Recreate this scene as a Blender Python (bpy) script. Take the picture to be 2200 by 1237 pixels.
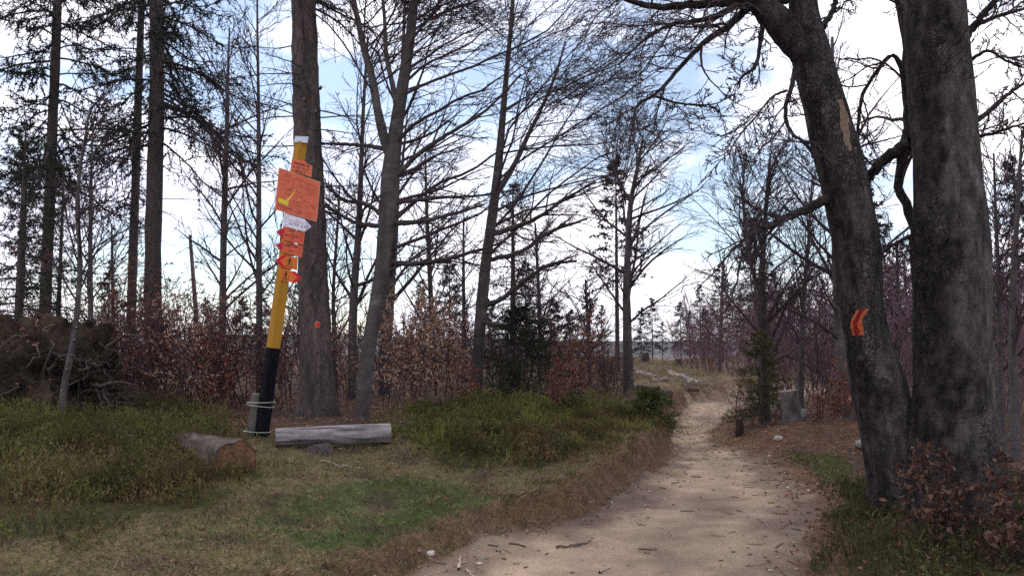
import bpy, math, random
import numpy as np
from mathutils import Vector, Matrix, Quaternion

# ------------------------------------------------------------------ camera, sky, sun, exposure
sc = bpy.context.scene
for o in list(bpy.data.objects):
    bpy.data.objects.remove(o)
col = sc.collection
FPX = 1727.0
CAMZ = 1.6
PITCH = math.atan((740 - 618.5) / FPX)
cam = bpy.data.cameras.new('camera')
cam.sensor_width = 36.0
cam.lens = FPX / 2200 * 36.0
cam.clip_start = 0.1
cam.clip_end = 9000
camo = bpy.data.objects.new('camera', cam)
col.objects.link(camo)
camo.location = (0, 0, CAMZ)
camo.rotation_euler = (math.pi / 2 + PITCH, 0, 0)
sc.camera = camo

SUN_EL, SUN_AZ = math.radians(48), math.radians(-40)     # azimuth measured from +Y towards +X
w = bpy.data.worlds.new('World')
sc.world = w
w.use_nodes = True
nt = w.node_tree
nt.nodes.clear()
def wn(t, **k):
    n = nt.nodes.new(t)
    for a, b in k.items():
        setattr(n, a, b)
    return n
sky = wn('ShaderNodeTexSky', sky_type='NISHITA', sun_disc=False, sun_elevation=SUN_EL, sun_rotation=SUN_AZ)
sky.air_density = 1.0
sky.dust_density = 0.2
sky.ozone_density = 1.2
tc = wn('ShaderNodeTexCoord')
mp = wn('ShaderNodeMapping')
mp.inputs['Scale'].default_value = (1.0, 1.0, 2.3)
mp.inputs['Location'].default_value = (7.7, 2.2, 3.3)
n1 = wn('ShaderNodeTexNoise')
n1.inputs['Scale'].default_value = 2.6
n1.inputs['Detail'].default_value = 7
n1.inputs['Roughness'].default_value = 0.55
n1.inputs['Distortion'].default_value = 0.35
rp = wn('ShaderNodeValToRGB')
rp.color_ramp.elements[0].position = 0.43
rp.color_ramp.elements[0].color = (0.14, 0.14, 0.14, 1)
rp.color_ramp.elements[1].position = 0.56
rp.color_ramp.elements[1].color = (1, 1, 1, 1)
n2 = wn('ShaderNodeTexNoise')
n2.inputs['Scale'].default_value = 1.7
n2.inputs['Detail'].default_value = 5
rp2 = wn('ShaderNodeValToRGB')
rp2.color_ramp.elements[0].position = 0.33
rp2.color_ramp.elements[0].color = (7.3, 7.1, 8.6, 1)
rp2.color_ramp.elements[1].position = 0.50
rp2.color_ramp.elements[1].color = (9.9, 9.55, 10.15, 1)
mx = wn('ShaderNodeMix', data_type='RGBA')
bg = wn('ShaderNodeBackground')
bg.inputs['Strength'].default_value = 0.145
wo = wn('ShaderNodeOutputWorld')
L_ = nt.links.new
L_(tc.outputs['Generated'], mp.inputs['Vector'])
L_(mp.outputs['Vector'], n1.inputs['Vector'])
L_(mp.outputs['Vector'], n2.inputs['Vector'])
L_(n1.outputs['Fac'], rp.inputs['Fac'])
L_(n2.outputs['Fac'], rp2.inputs['Fac'])
L_(rp.outputs['Color'], mx.inputs['Factor'])
L_(sky.outputs['Color'], mx.inputs['A'])
L_(rp2.outputs['Color'], mx.inputs['B'])
L_(mx.outputs['Result'], bg.inputs['Color'])
L_(bg.outputs['Background'], wo.inputs['Surface'])

sl = bpy.data.lights.new('sun', 'SUN')
sl.energy = 1.5
sl.angle = math.radians(11)
sl.color = (1.0, 0.95, 0.88)
so = bpy.data.objects.new('sun', sl)
col.objects.link(so)
sd = Vector((math.sin(SUN_AZ) * math.cos(SUN_EL), math.cos(SUN_AZ) * math.cos(SUN_EL), math.sin(SUN_EL)))
so.rotation_euler = sd.to_track_quat('Z', 'Y').to_euler()
so.location = sd * 50

sc.view_settings.view_transform = 'Standard'
sc.view_settings.look = 'None'
sc.view_settings.exposure = 0.22
sc.view_settings.gamma = 1.0
sc.view_settings.use_curve_mapping = False
sc.cycles.use_denoising = False
sc.cycles.max_bounces = 5
sc.cycles.volume_bounces = 1
sc.cycles.diffuse_bounces = 3
sc.cycles.glossy_bounces = 2
sc.cycles.transmission_bounces = 3
sc.cycles.transparent_max_bounces = 4
sc.cycles.use_adaptive_sampling = True
sc.cycles.adaptive_threshold = 0.01

# ------------------------------------------------------------------ helpers
CP, SP = math.cos(PITCH), math.sin(PITCH)
def ray(px, py):
    a = (px - 1100) / FPX
    b = -(py - 618.5) / FPX
    return np.array((a, CP - b * SP, SP + b * CP))
def P(px, py, Y):
    d = ray(px, py)
    return np.array((0, 0, CAMZ)) + d * (Y / d[1])
def pix(X):
    X = np.asarray(X, float)
    q = X - np.array((0, 0, CAMZ))
    dep = q[..., 1] * CP + q[..., 2] * SP
    up = -q[..., 1] * SP + q[..., 2] * CP
    dep = np.where(np.abs(dep) < 1e-6, 1e-6, dep)
    return 1100 + FPX * q[..., 0] / dep, 618.5 - FPX * up / dep
def smooth(a, b, x):
    t = np.clip((x - a) / (b - a), 0, 1)
    return t * t * (3 - 2 * t)
def hsh(i, j, k):
    n = (i * 73856093) ^ (j * 19349663) ^ (k * 83492791)
    n = (n ^ (n >> 13)) * 1274126177
    n = n & 0x7fffffff
    n = (n ^ (n >> 16)) & 0xffff
    return n / 65535.0
def vnoise(p, s=1.0, seed=0):
    p = np.asarray(p, float) * s + seed * 17.31
    i = np.floor(p).astype(np.int64)
    f = p - i
    f = f * f * (3 - 2 * f)
    r = 0
    for a in (0, 1):
        for b in (0, 1):
            for c in (0, 1):
                wgt = (f[..., 0] if a else 1 - f[..., 0]) * (f[..., 1] if b else 1 - f[..., 1]) * (f[..., 2] if c else 1 - f[..., 2])
                r = r + wgt * hsh(i[..., 0] + a, i[..., 1] + b, i[..., 2] + c)
    return r * 2 - 1
def fbm(p, s=1.0, o=3, seed=0):
    r, a = 0, 1.0
    for k in range(o):
        r = r + a * vnoise(p, s * 2 ** k, seed + k)
        a *= 0.5
    return r
def xy0(x, y):
    x, y = np.broadcast_arrays(np.asarray(x, float), np.asarray(y, float))
    return np.stack([x, y, np.zeros_like(x)], -1)
def nrm(v):
    return v / np.maximum(np.linalg.norm(v, axis=-1, keepdims=True), 1e-9)

class G:
    """collects geometry and colours, then links it as ONE mesh object"""
    def __init__(s):
        s.v, s.q, s.t, s.c, s.n = [], [], [], [], 0
    def add(s, v, quads=None, tris=None, c=(1, 1, 1)):
        v = np.asarray(v, float).reshape(-1, 3)
        if len(v) == 0:
            return s
        if quads is not None and len(quads):
            s.q.append(np.asarray(quads, np.int64).reshape(-1, 4) + s.n)
        if tris is not None and len(tris):
            s.t.append(np.asarray(tris, np.int64).reshape(-1, 3) + s.n)
        c = np.asarray(c, float)
        s.c.append(np.broadcast_to(c, v.shape) if c.ndim == 1 else c.reshape(-1, 3))
        s.v.append(v)
        s.n += len(v)
        return s
    def mesh(s, name, smooth_=False):
        me = bpy.data.meshes.new(name)
        v = np.concatenate(s.v)
        q = np.concatenate(s.q) if s.q else np.zeros((0, 4), np.int64)
        t = np.concatenate(s.t) if s.t else np.zeros((0, 3), np.int64)
        me.vertices.add(len(v))
        me.vertices.foreach_set('co', v.astype(np.float32).ravel())
        lv = np.concatenate([q.ravel(), t.ravel()]).astype(np.int32)
        me.loops.add(len(lv))
        me.loops.foreach_set('vertex_index', lv)
        st = np.concatenate([np.arange(len(q)) * 4, len(q) * 4 + np.arange(len(t)) * 3]).astype(np.int32)
        me.polygons.add(len(st))
        me.polygons.foreach_set('loop_start', st)
        me.update(calc_edges=True)
        me.polygons.foreach_set('use_smooth', np.full(len(st), smooth_, bool))
        c = np.concatenate(s.c)
        at = me.color_attributes.new('Col', 'FLOAT_COLOR', 'POINT')
        at.data.foreach_set('color', np.concatenate([c, np.ones((len(c), 1))], 1).astype(np.float32).ravel())
        return me
    def build(s, name, mat, parent=None, smooth_=False):
        me = s.mesh(name, smooth_)
        me.materials.append(mat)
        o = bpy.data.objects.new(name, me)
        col.objects.link(o)
        if parent is not None:
            o.parent = parent
            o.matrix_parent_inverse = Matrix.Identity(4)
        return o

def tag(o, label=None, cat=None, group=None, kind=None):
    if label: o['label'] = label
    if cat: o['category'] = cat
    if group: o['group'] = group
    if kind: o['kind'] = kind
    return o
def thing(name, loc, label, cat, group=None):
    o = bpy.data.objects.new(name, None)
    o.empty_display_size = 0.2
    col.objects.link(o)
    o.location = Vector(loc)
    return tag(o, label, cat, group)
def clone(root, loc, rz, s, label, group):
    r = root.copy()
    col.objects.link(r)
    r.location = Vector(loc)
    r.rotation_euler = (0, 0, rz)
    r.scale = (s, s, s)
    r['label'] = label
    if group: r['group'] = group
    for ch in list(root.children):
        c = ch.copy()
        col.objects.link(c)
        c.parent = r
        for g in list(ch.children):
            d = g.copy()
            col.objects.link(d)
            d.parent = c
    return r

def tubes(Pn, R, S, cap=False):
    """Pn (N,K,3) R (N,K) -> verts, quads"""
    N, K = R.shape
    T = np.empty_like(Pn)
    T[:, 1:-1] = Pn[:, 2:] - Pn[:, :-2]
    T[:, 0] = Pn[:, 1] - Pn[:, 0]
    T[:, -1] = Pn[:, -1] - Pn[:, -2]
    T = nrm(T)
    m = nrm(Pn[:, -1] - Pn[:, 0])
    ref = np.where(np.abs(m[:, 2:3]) > 0.8, np.array([[1.0, 0, 0]]), np.array([[0, 0, 1.0]]))
    ref = np.repeat(ref[:, None, :], K, 1)
    U = nrm(np.cross(T, ref))
    V = np.cross(T, U)
    a = np.arange(S) * 2 * math.pi / S
    ring = U[:, :, None, :] * np.cos(a)[None, None, :, None] + V[:, :, None, :] * np.sin(a)[None, None, :, None]
    verts = Pn[:, :, None, :] + ring * R[:, :, None, None]
    idx = np.arange(N * K * S).reshape(N, K, S)
    A, B = idx[:, :-1], idx[:, 1:]
    quads = np.stack([A, np.roll(A, -1, 2), np.roll(B, -1, 2), B], -1)
    return verts.reshape(-1, 3), quads.reshape(-1, 4)

def spawn(rng, Pn, R, n, t0, t1, ang, asd, ratio, lsd, K, wig, trop=(0, 0, 0), bias=(0, 0, 0), rr=0.55, rmin=0.003, taper=0.55, absL=None):
    N, Kp = R.shape
    pi = np.repeat(np.arange(N), n)
    M = N * n
    t = t0 + (t1 - t0) * ((np.tile(np.arange(n), N) + rng.random(M)) / n)
    f = t * (Kp - 1)
    i = np.clip(np.floor(f).astype(int), 0, Kp - 2)
    wgt = (f - i)[:, None]
    pos = Pn[pi, i] * (1 - wgt) + Pn[pi, i + 1] * wgt
    tan = nrm(Pn[pi, i + 1] - Pn[pi, i])
    r = R[pi, i] * (1 - wgt[:, 0]) + R[pi, i + 1] * wgt[:, 0]
    rv = nrm(rng.normal(size=(M, 3))) + np.asarray(bias, float)
    perp = nrm(rv - (rv * tan).sum(1, keepdims=True) * tan)
    a = (ang + asd * rng.normal(size=M))[:, None]
    d = np.cos(a) * tan + np.sin(a) * perp
    pl = np.linalg.norm(np.diff(Pn, axis=1), axis=2).sum(1)[pi] if absL is None else np.full(M, absL)
    ln = pl * ratio * (1 + lsd * (rng.random(M) * 2 - 1)) * (1 - taper * (t - t0) / max(t1 - t0, 1e-6))
    st = (ln / (K - 1))[:, None]
    out = np.empty((M, K, 3))
    out[:, 0] = pos
    trop = np.asarray(trop, float)
    for k in range(1, K):
        d = nrm(d + wig * rng.normal(size=(M, 3)) + trop)
        pos = pos + d * st
        out[:, k] = pos
    r0 = np.maximum(np.minimum(r * rr, ln * 0.016 + 0.002), rmin * 1.2)
    s = np.linspace(0, 1, K)[None]
    Ro = rmin * 0.8 + (r0[:, None] - rmin * 0.8) * (1 - s) ** 0.85
    return out, Ro

def cat(*pr):
    return np.concatenate([p for p, _ in pr]), np.concatenate([r for _, r in pr])

def spline(pts, rad, n):
    """Catmull-Rom through points, n samples"""
    pts = np.asarray(pts, float)
    rad = np.asarray(rad, float)
    d = np.concatenate([[0], np.cumsum(np.linalg.norm(np.diff(pts, axis=0), axis=1))])
    u = np.linspace(0, d[-1], n)
    m = np.gradient(pts, d, axis=0) if len(pts) > 2 else np.repeat((pts[1:] - pts[:1]) / max(d[-1], 1e-9), 2, 0)
    i = np.clip(np.searchsorted(d, u, side='right') - 1, 0, len(d) - 2)
    h = (d[i + 1] - d[i])[:, None]
    t = ((u - d[i]) / (d[i + 1] - d[i]))[:, None]
    p = (2 * t ** 3 - 3 * t ** 2 + 1) * pts[i] + (t ** 3 - 2 * t ** 2 + t) * h * m[i] + (-2 * t ** 3 + 3 * t ** 2) * pts[i + 1] + (t ** 3 - t ** 2) * h * m[i + 1]
    return p, np.interp(u, d, rad)

class Trunk:
    """a noise-shaped round stem; surf() gives points of its skin for paint marks and wounds"""
    def __init__(s, pts, rad, rings=60, sides=16, rough=0.05, flare=0.0, seed=0, nscale=3.0, vstretch=0.35):
        s.p, s.r = spline(pts, rad, rings)
        s.rings, s.sides, s.rough, s.flare, s.seed, s.ns, s.vs = rings, sides, rough, flare, seed, nscale, vstretch
        T = np.gradient(s.p, axis=0)
        T = nrm(T)
        s.U = nrm(np.cross(T, np.array([0, 1.0, 0])))
        s.U = np.where(np.abs(s.U).sum(1, keepdims=True) > 0, s.U, np.array([[1.0, 0, 0]]))
        s.V = np.cross(T, s.U)
        s.len = np.concatenate([[0], np.cumsum(np.linalg.norm(np.diff(s.p, axis=0), axis=1))])
    def surf(s, u, th, off=0.0):
        """u = ring index (float), th = angle; th=-pi/2.. faces differ per stem; returns points"""
        u = np.clip(np.asarray(u, float), 0, s.rings - 1.0001)
        i = np.floor(u).astype(int)
        f = (u - i)[..., None]
        p = s.p[i] * (1 - f) + s.p[i + 1] * f
        U = nrm(s.U[i] * (1 - f) + s.U[i + 1] * f)
        V = nrm(s.V[i] * (1 - f) + s.V[i + 1] * f)
        r = s.r[i] * (1 - f[..., 0]) + s.r[i + 1] * f[..., 0]
        L = s.len[i] * (1 - f[..., 0]) + s.len[i + 1] * f[..., 0]
        q = np.stack([np.cos(th) * 1.3, np.sin(th) * 1.3, L * s.vs / np.maximum(s.r[0], 0.05)], -1)
        dn = s.rough * fbm(q, s.ns * 0.5, 4, s.seed)
        if s.flare:
            fl = s.flare * np.exp(-L / (2.2 * s.r[0])) * (1 + 0.55 * np.sin(th * 5 + s.seed) + 0.3 * np.sin(th * 3 + 1.3 * s.seed))
            dn = dn + fl
        rr = r * (1 + dn) + off
        return p + (U * np.cos(th)[..., None] + V * np.sin(th)[..., None]) * rr[..., None]
    def geo(s, g, c=(1, 1, 1)):
        u = np.repeat(np.arange(s.rings, dtype=float)[:, None], s.sides, 1)
        th = np.repeat(np.arange(s.sides)[None] * 2 * math.pi / s.sides, s.rings, 0)
        v = s.surf(u, th)
        idx = np.arange(s.rings * s.sides).reshape(s.rings, s.sides)
        A, B = idx[:-1], idx[1:]
        q = np.stack([A, np.roll(A, -1, 1), np.roll(B, -1, 1), B], -1)
        if callable(c):
            c = c(u, th, s).reshape(-1, 3)
        g.add(v.reshape(-1, 3), quads=q.reshape(-1, 4), c=c)
        return v

# ------------------------------------------------------------------ materials
def mat(name, rough=0.85, spec=0.2, vcol=True, base=(1, 1, 1), var=0.25, vscale=8.0, vdet=4, vstretch=(1, 1, 1), bump=0.0, bscale=60.0, bstretch=(1, 1, 1), trans=0.0, metal=0.0, var2=0.0, v2scale=60.0, tint2=None, t2scale=2.0, t2lo=0.5, t2hi=0.62):
    m = bpy.data.materials.new(name)
    m.use_nodes = True
    n = m.node_tree
    N = n.nodes
    lk = n.links.new
    b = N['Principled BSDF']
    b.inputs['Roughness'].default_value = rough
    b.inputs['Specular IOR Level'].default_value = spec
    b.inputs['Metallic'].default_value = metal
    tco = N.new('ShaderNodeTexCoord')
    def noise(scale, det, stretch):
        mpn = N.new('ShaderNodeMapping')
        mpn.inputs['Scale'].default_value = stretch
        lk(tco.outputs['Object'], mpn.inputs['Vector'])
        nn = N.new('ShaderNodeTexNoise')
        nn.inputs['Scale'].default_value = scale
        nn.inputs['Detail'].default_value = det
        nn.inputs['Roughness'].default_value = 0.6
        lk(mpn.outputs['Vector'], nn.inputs['Vector'])
        return nn
    if vcol:
        a = N.new('ShaderNodeVertexColor')
        a.layer_name = 'Col'
        src = a.outputs['Color']
    else:
        a = N.new('ShaderNodeRGB')
        a.outputs[0].default_value = (*base, 1)
        src = a.outputs[0]
    if tint2 is not None:
        tn = noise(t2scale, 4, vstretch)
        mr0 = N.new('ShaderNodeMapRange')
        mr0.inputs['From Min'].default_value = t2lo
        mr0.inputs['From Max'].default_value = t2hi
        lk(tn.outputs['Fac'], mr0.inputs['Value'])
        mxc = N.new('ShaderNodeMix')
        mxc.data_type = 'RGBA'
        lk(mr0.outputs['Result'], mxc.inputs['Factor'])
        lk(src, mxc.inputs['A'])
        mxc.inputs['B'].default_value = (*tint2, 1)
        src = mxc.outputs['Result']
    if var > 0:
        nn = noise(vscale, vdet, vstretch)
        mr = N.new('ShaderNodeMapRange')
        mr.inputs['From Min'].default_value = 0.28
        mr.inputs['From Max'].default_value = 0.72
        mr.inputs['To Min'].default_value = 1 - var
        mr.inputs['To Max'].default_value = 1 + var
        lk(nn.outputs['Fac'], mr.inputs['Value'])
        mu = N.new('ShaderNodeVectorMath')
        mu.operation = 'SCALE'
        lk(src, mu.inputs[0])
        lk(mr.outputs['Result'], mu.inputs['Scale'])
        src = mu.outputs['Vector']
    if var2 > 0:
        nn = noise(v2scale, 3, (1, 1, 1))
        mr = N.new('ShaderNodeMapRange')
        mr.inputs['From Min'].default_value = 0.34
        mr.inputs['From Max'].default_value = 0.66
        mr.inputs['To Min'].default_value = 1 - var2
        mr.inputs['To Max'].default_value = 1 + var2
        lk(nn.outputs['Fac'], mr.inputs['Value'])
        mu = N.new('ShaderNodeVectorMath')
        mu.operation = 'SCALE'
        lk(src, mu.inputs[0])
        lk(mr.outputs['Result'], mu.inputs['Scale'])
        src = mu.outputs['Vector']
    lk(src, b.inputs['Base Color'])
    if bump > 0:
        bn = noise(bscale, 6, bstretch)
        bp = N.new('ShaderNodeBump')
        bp.inputs['Strength'].default_value = bump
        bp.inputs['Distance'].default_value = 0.02
        lk(bn.outputs['Fac'], bp.inputs['Height'])
        lk(bp.outputs['Normal'], b.inputs['Normal'])
    if trans > 0:
        tr = N.new('ShaderNodeBsdfTranslucent')
        lk(src, tr.inputs['Color'])
        ms = N.new('ShaderNodeMixShader')
        ms.inputs['Fac'].default_value = trans
        lk(b.outputs['BSDF'], ms.inputs[1])
        lk(tr.outputs['BSDF'], ms.inputs[2])
        lk(ms.outputs['Shader'], N['Material Output'].inputs['Surface'])
    return m

def bark_mat():
    m = bpy.data.materials.new('old_beech_bark')
    m.use_nodes = True
    n = m.node_tree
    N, lk = n.nodes, n.links.new
    b = N['Principled BSDF']
    b.inputs['Roughness'].default_value = 0.9
    b.inputs['Specular IOR Level'].default_value = 0.12
    tco = N.new('ShaderNodeTexCoord')
    def nz(scale, det, st, rough=0.6):
        q = N.new('ShaderNodeMapping'); q.inputs['Scale'].default_value = st
        lk(tco.outputs['Object'], q.inputs['Vector'])
        t = N.new('ShaderNodeTexNoise'); t.inputs['Scale'].default_value = scale; t.inputs['Detail'].default_value = det; t.inputs['Roughness'].default_value = rough
        lk(q.outputs['Vector'], t.inputs['Vector'])
        return t.outputs['Fac']
    def mr(v, a, b_, c, d):
        q = N.new('ShaderNodeMapRange'); lk(v, q.inputs['Value'])
        for k, x in zip(('From Min', 'From Max', 'To Min', 'To Max'), (a, b_, c, d)): q.inputs[k].default_value = x
        return q.outputs['Result']
    def mul(a, b_):
        q = N.new('ShaderNodeMath'); q.operation = 'MULTIPLY'; lk(a, q.inputs[0]); lk(b_, q.inputs[1]); return q.outputs[0]
    vc = N.new('ShaderNodeVertexColor'); vc.layer_name = 'Col'
    bands = mr(nz(9, 5, (0.6, 0.6, 5.0)), 0.36, 0.64, 0.88, 1.12)      # fine rings round the stem
    blot = mr(nz(8.0, 9, (1.3, 1.3, 0.5), 0.72), 0.38, 0.62, 0.40, 1.6)    # grey and dark blotches
    speck = mr(nz(45, 4, (1, 1, 0.8)), 0.56, 0.68, 1.0, 1.9)            # lichen specks
    vo = N.new('ShaderNodeTexVoronoi'); vo.feature = 'DISTANCE_TO_EDGE'; vo.inputs['Scale'].default_value = 22
    q = N.new('ShaderNodeMapping'); q.inputs['Scale'].default_value = (1.4, 1.4, 0.6)
    wn_ = N.new('ShaderNodeTexNoise'); wn_.inputs['Scale'].default_value = 7; wn_.inputs['Detail'].default_value = 6
    lk(tco.outputs['Object'], wn_.inputs['Vector'])
    ws = N.new('ShaderNodeVectorMath'); ws.operation = 'MULTIPLY_ADD'; lk(wn_.outputs['Color'], ws.inputs[0]); ws.inputs[1].default_value = (0.22, 0.22, 0.22); lk(tco.outputs['Object'], ws.inputs[2])
    lk(ws.outputs['Vector'], q.inputs['Vector']); lk(q.outputs['Vector'], vo.inputs['Vector'])
    crack = mr(vo.outputs['Distance'], 0.0, 0.16, 0.30, 1.12)
    cm = mr(nz(2.2, 6, (1, 1, 0.4)), 0.47, 0.54, 0.0, 1.0)
    mixf = N.new('ShaderNodeMix'); lk(cm, mixf.inputs['Factor']); mixf.inputs['A'].default_value = 1.0; lk(crack, mixf.inputs['B'])
    f = mul(mul(bands, blot), mul(speck, mixf.outputs['Result']))
    sc_ = N.new('ShaderNodeVectorMath'); sc_.operation = 'SCALE'; lk(vc.outputs['Color'], sc_.inputs[0]); lk(f, sc_.inputs['Scale'])
    lk(sc_.outputs['Vector'], b.inputs['Base Color'])
    bp = N.new('ShaderNodeBump'); bp.inputs['Strength'].default_value = 0.9; bp.inputs['Distance'].default_value = 0.02
    lk(f, bp.inputs['Height']); lk(bp.outputs['Normal'], b.inputs['Normal'])
    return m
M_ground = mat('ground_soil', 0.95, 0.1, var=0.40, vscale=7.0, vdet=8, var2=0.35, v2scale=42, bump=0.9, bscale=22)
M_path = mat('path_sand', 0.95, 0.1, var=0.20, vscale=3.0, vdet=10, var2=0.18, v2scale=60, bump=1.0, bscale=18)
M_beech = mat('beech_bark', 0.85, 0.2, var=0.35, vscale=5.0, vdet=7, vstretch=(1, 1, 2.2), bump=0.55, bscale=14, bstretch=(1, 1, 3.0), tint2=(0.135, 0.13, 0.125), t2scale=2.4, t2lo=0.55, t2hi=0.75)
M_bigbeech = bark_mat()
M_spruce = mat('spruce_bark', 0.9, 0.15, var=0.5, vscale=26, vdet=6, vstretch=(1, 1, 0.55), bump=0.9, bscale=34, bstretch=(1, 1, 0.5))
M_twig = mat('twig_bark', 0.9, 0.15, var=0.25, vscale=3)
M_needle = mat('needle_foliage', 0.8, 0.2, var=0.3, vscale=2.5, trans=0.2)
M_leaf = mat('dry_leaf', 0.75, 0.25, var=0.3, vscale=9, trans=0.35)
M_grass = mat('grass_blade', 0.8, 0.2, var=0.15, vscale=4, trans=0.25)
M_wood = mat('weathered_wood', 0.85, 0.2, var=0.3, vscale=9, vdet=7, vstretch=(1, 1, 1), bump=0.4, bscale=30)
M_cutwood = mat('cut_wood', 0.85, 0.2, var=0.35, vscale=14, vdet=6, bump=0.4, bscale=30)
M_paint = mat('post_paint', 0.8, 0.12, var=0.14, vscale=7, vdet=6, vstretch=(1, 1, 0.25), bump=0.15, bscale=40, bstretch=(1, 1, 0.1))
M_black = mat('black_paint', 0.7, 0.06, var=0.3, vscale=7, vdet=6, vstretch=(1, 1, 0.25), bump=0.15, bscale=40)
M_sign = mat('sign_face', 0.6, 0.3, var=0.14, vscale=5, vdet=6)
M_mark = mat('trail_paint', 0.8, 0.2, var=0.3, vscale=30, vdet=6, bump=0.3, bscale=50)
M_metal = mat('zinc_sheet', 0.45, 0.5, var=0.15, vscale=12, metal=0.6)
M_stone = mat('stone', 0.9, 0.2, var=0.3, vscale=12, bump=0.4, bscale=40)

# ------------------------------------------------------------------ terrain
PY = np.array([-60, 0, 3.5, 5.56, 6.58, 7.68, 8.9, 10.6, 11.8, 12.6, 13.8, 15.4, 17.3, 19.7, 22.2, 23.5, 24.6, 25.6])
PL = np.array([-3.5, -2.6, -1.5, -0.80, -0.30, 0.60, 1.19, 1.96, 2.28, 2.46, 2.68, 3.02, 3.5, 4.15, 4.9, 5.9, 7.6, 10.])
PR = np.array([0.0, 1.2, 1.7, 2.0, 2.4, 2.85, 3.25, 3.45, 3.46, 3.38, 3.32, 3.82, 4.55, 5.45, 6.6, 8.0, 10., 10.])
def path_d(x, y):
    wob = 0.09 * vnoise(xy0(x, y), 0.9, 3) + 0.07 * vnoise(xy0(x, y), 2.7, 4) + 0.03 * vnoise(xy0(x, y), 7.0, 5)
    fade = smooth(25.6, 24.2, y)
    dl = np.interp(y, PY, PL) - x + wob
    dr = x - np.interp(y, PY, PR) + wob
    end = (y - 25.4) * 2
    return np.maximum(dl, end * 0 + np.where(y > 25.6, 99, -99) * 0 + dl), np.maximum(dr, np.where(y > 25.6, 3.0, -99.0))
def height(x, y):
    x = np.asarray(x, float)
    y = np.asarray(y, float)
    dl, dr = path_d(x, y)
    near = smooth(2.0, 6.5, y)
    dlc, drc = np.clip(dl, 0, 60), np.clip(dr, 0, 60)
    bank = (0.10 + 0.08 * near + 0.18 * smooth(6, 10, y)) * smooth(0.02, 0.24, dlc) + 0.17 * smooth(0.4, 2.6, dlc) * smooth(1, 7, y) + 0.012 * np.clip(dlc - 2.5, 0, 25)
    rb = 0.10 * smooth(0, 0.8, drc) + 0.03 * np.clip(drc, 0, 12)
    rb = rb + 0.30 * np.exp(-(((x - 5.0) / 1.1) ** 2 + ((y - 12.3) / 1.2) ** 2))
    rb = rb + 0.09 * smooth(0, 0.35, drc) * np.exp(-(((x - 4.25) / 0.75) ** 2 + ((y - 14.6) / 1.3) ** 2))
    side = np.where(dl > dr, bank, rb)
    z = np.where((dl > 0) | (dr > 0), side, 0.0)
    z = z + 0.02 * np.clip(np.minimum(np.maximum(dl, dr), 0) * 0, -1, 0) - 0.035 * smooth(0.0, 0.7, -np.maximum(dl, dr))
    z = z + 0.30 * smooth(20, 44, y)
    z = z + smooth(16, 34, y) * np.clip(0.10 * (x - 7.5), 0, 9)
    far = np.clip(np.hypot(x * 0.8, y) - 50, 0, None)
    z = z - np.minimum(0.13 * far, 16 + np.clip(0.10 * (x - 7.5), 0, 9) * 0.9)
    amp = np.where((dl > 0) | (dr > 0), 0.05, 0.02)
    amp = amp * smooth(60, 20, np.hypot(x, y)) + 0.4 * smooth(60, 120, np.hypot(x, y))
    z = z + amp * fbm(xy0(x, y), 1.3, 3, 9)
    z = z + (0.010 * vnoise(xy0(x, y), 9, 2) + 0.012 * vnoise(xy0(x, y), 4.2, 6)) * smooth(25, 10, y)
    return z
def hz(x, y):
    return float(height(np.array([x]), np.array([y]))[0])
def on_ground(px, py):
    d = ray(px, py)
    o = np.array((0, 0, CAMZ))
    s = np.concatenate([np.linspace(2, 30, 1400), np.linspace(30.1, 200, 900)])
    p = o + d * s[:, None]
    k = np.argmax(p[:, 2] < height(p[:, 0], p[:, 1]))
    q = p[k]
    q[2] = hz(q[0], q[1])
    return q
def base(px, Y, sink=0.0):
    """ground point seen in the column px at distance Y"""
    x = (px - 1100) / FPX * Y
    for _ in range(3):
        z = hz(x, Y)
        dep = Y * CP + (z - CAMZ) * SP
        x = (px - 1100) / FPX * dep
    return np.array((x, Y, hz(x, Y) - sink))
def inpoly(px, py, poly):
    r = np.zeros(px.shape, bool)
    n = len(poly)
    for i in range(n):
        x1, y1 = poly[i]
        x2, y2 = poly[(i + 1) % n]
        c = ((y1 > py) != (y2 > py)) & (px < (x2 - x1) * (py - y1) / ((y2 - y1) or 1e-9) + x1)
        r ^= c
    return r
# areas of plant cover, written as outlines on the ground plan (world x, y) taken from ground points
def outline(pts):
    return [tuple(on_ground(a, b)[:2]) for a, b in pts]
BIL = [outline([(-150, 862), (120, 850), (300, 862), (450, 900), (535, 945), (440, 962), (465, 1002), (505, 1062), (430, 1095), (250, 1125), (60, 1160), (-150, 1170)]),
       outline([(870, 935), (885, 885), (1050, 868), (1200, 866), (1310, 885), (1410, 905), (1432, 940), (1300, 965), (1190, 1000), (1050, 1005), (930, 990)]),
       outline([(1790, 1060), (1900, 1030), (2250, 1010), (2300, 1260), (1700, 1260), (1730, 1170)])]
GREEN = [outline([(560, 1130), (690, 1180), (860, 1150), (1010, 1125), (1150, 1112), (1160, 1065), (1000, 1035), (860, 1035), (700, 1045), (590, 1060)]),
         outline([(1690, 985), (1800, 980), (1850, 1010), (1850, 1060), (1760, 1030)]),
         outline([(1170, 1035), (1270, 1000), (1240, 1020), (1190, 1045)])]
def cover(x, y):
    """0..1 weights of bilberry, green grass"""
    q = xy0(x, y)
    wx = x + 0.25 * vnoise(q, 1.6, 21)
    wy = y + 0.25 * vnoise(q, 1.6, 22)
    b = np.zeros(np.shape(x))
    for p in BIL:
        b = np.maximum(b, inpoly(wx, wy, p))
    g = np.zeros(np.shape(x))
    for p in GREEN:
        g = np.maximum(g, inpoly(wx, wy, p))
    return b, g

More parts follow.
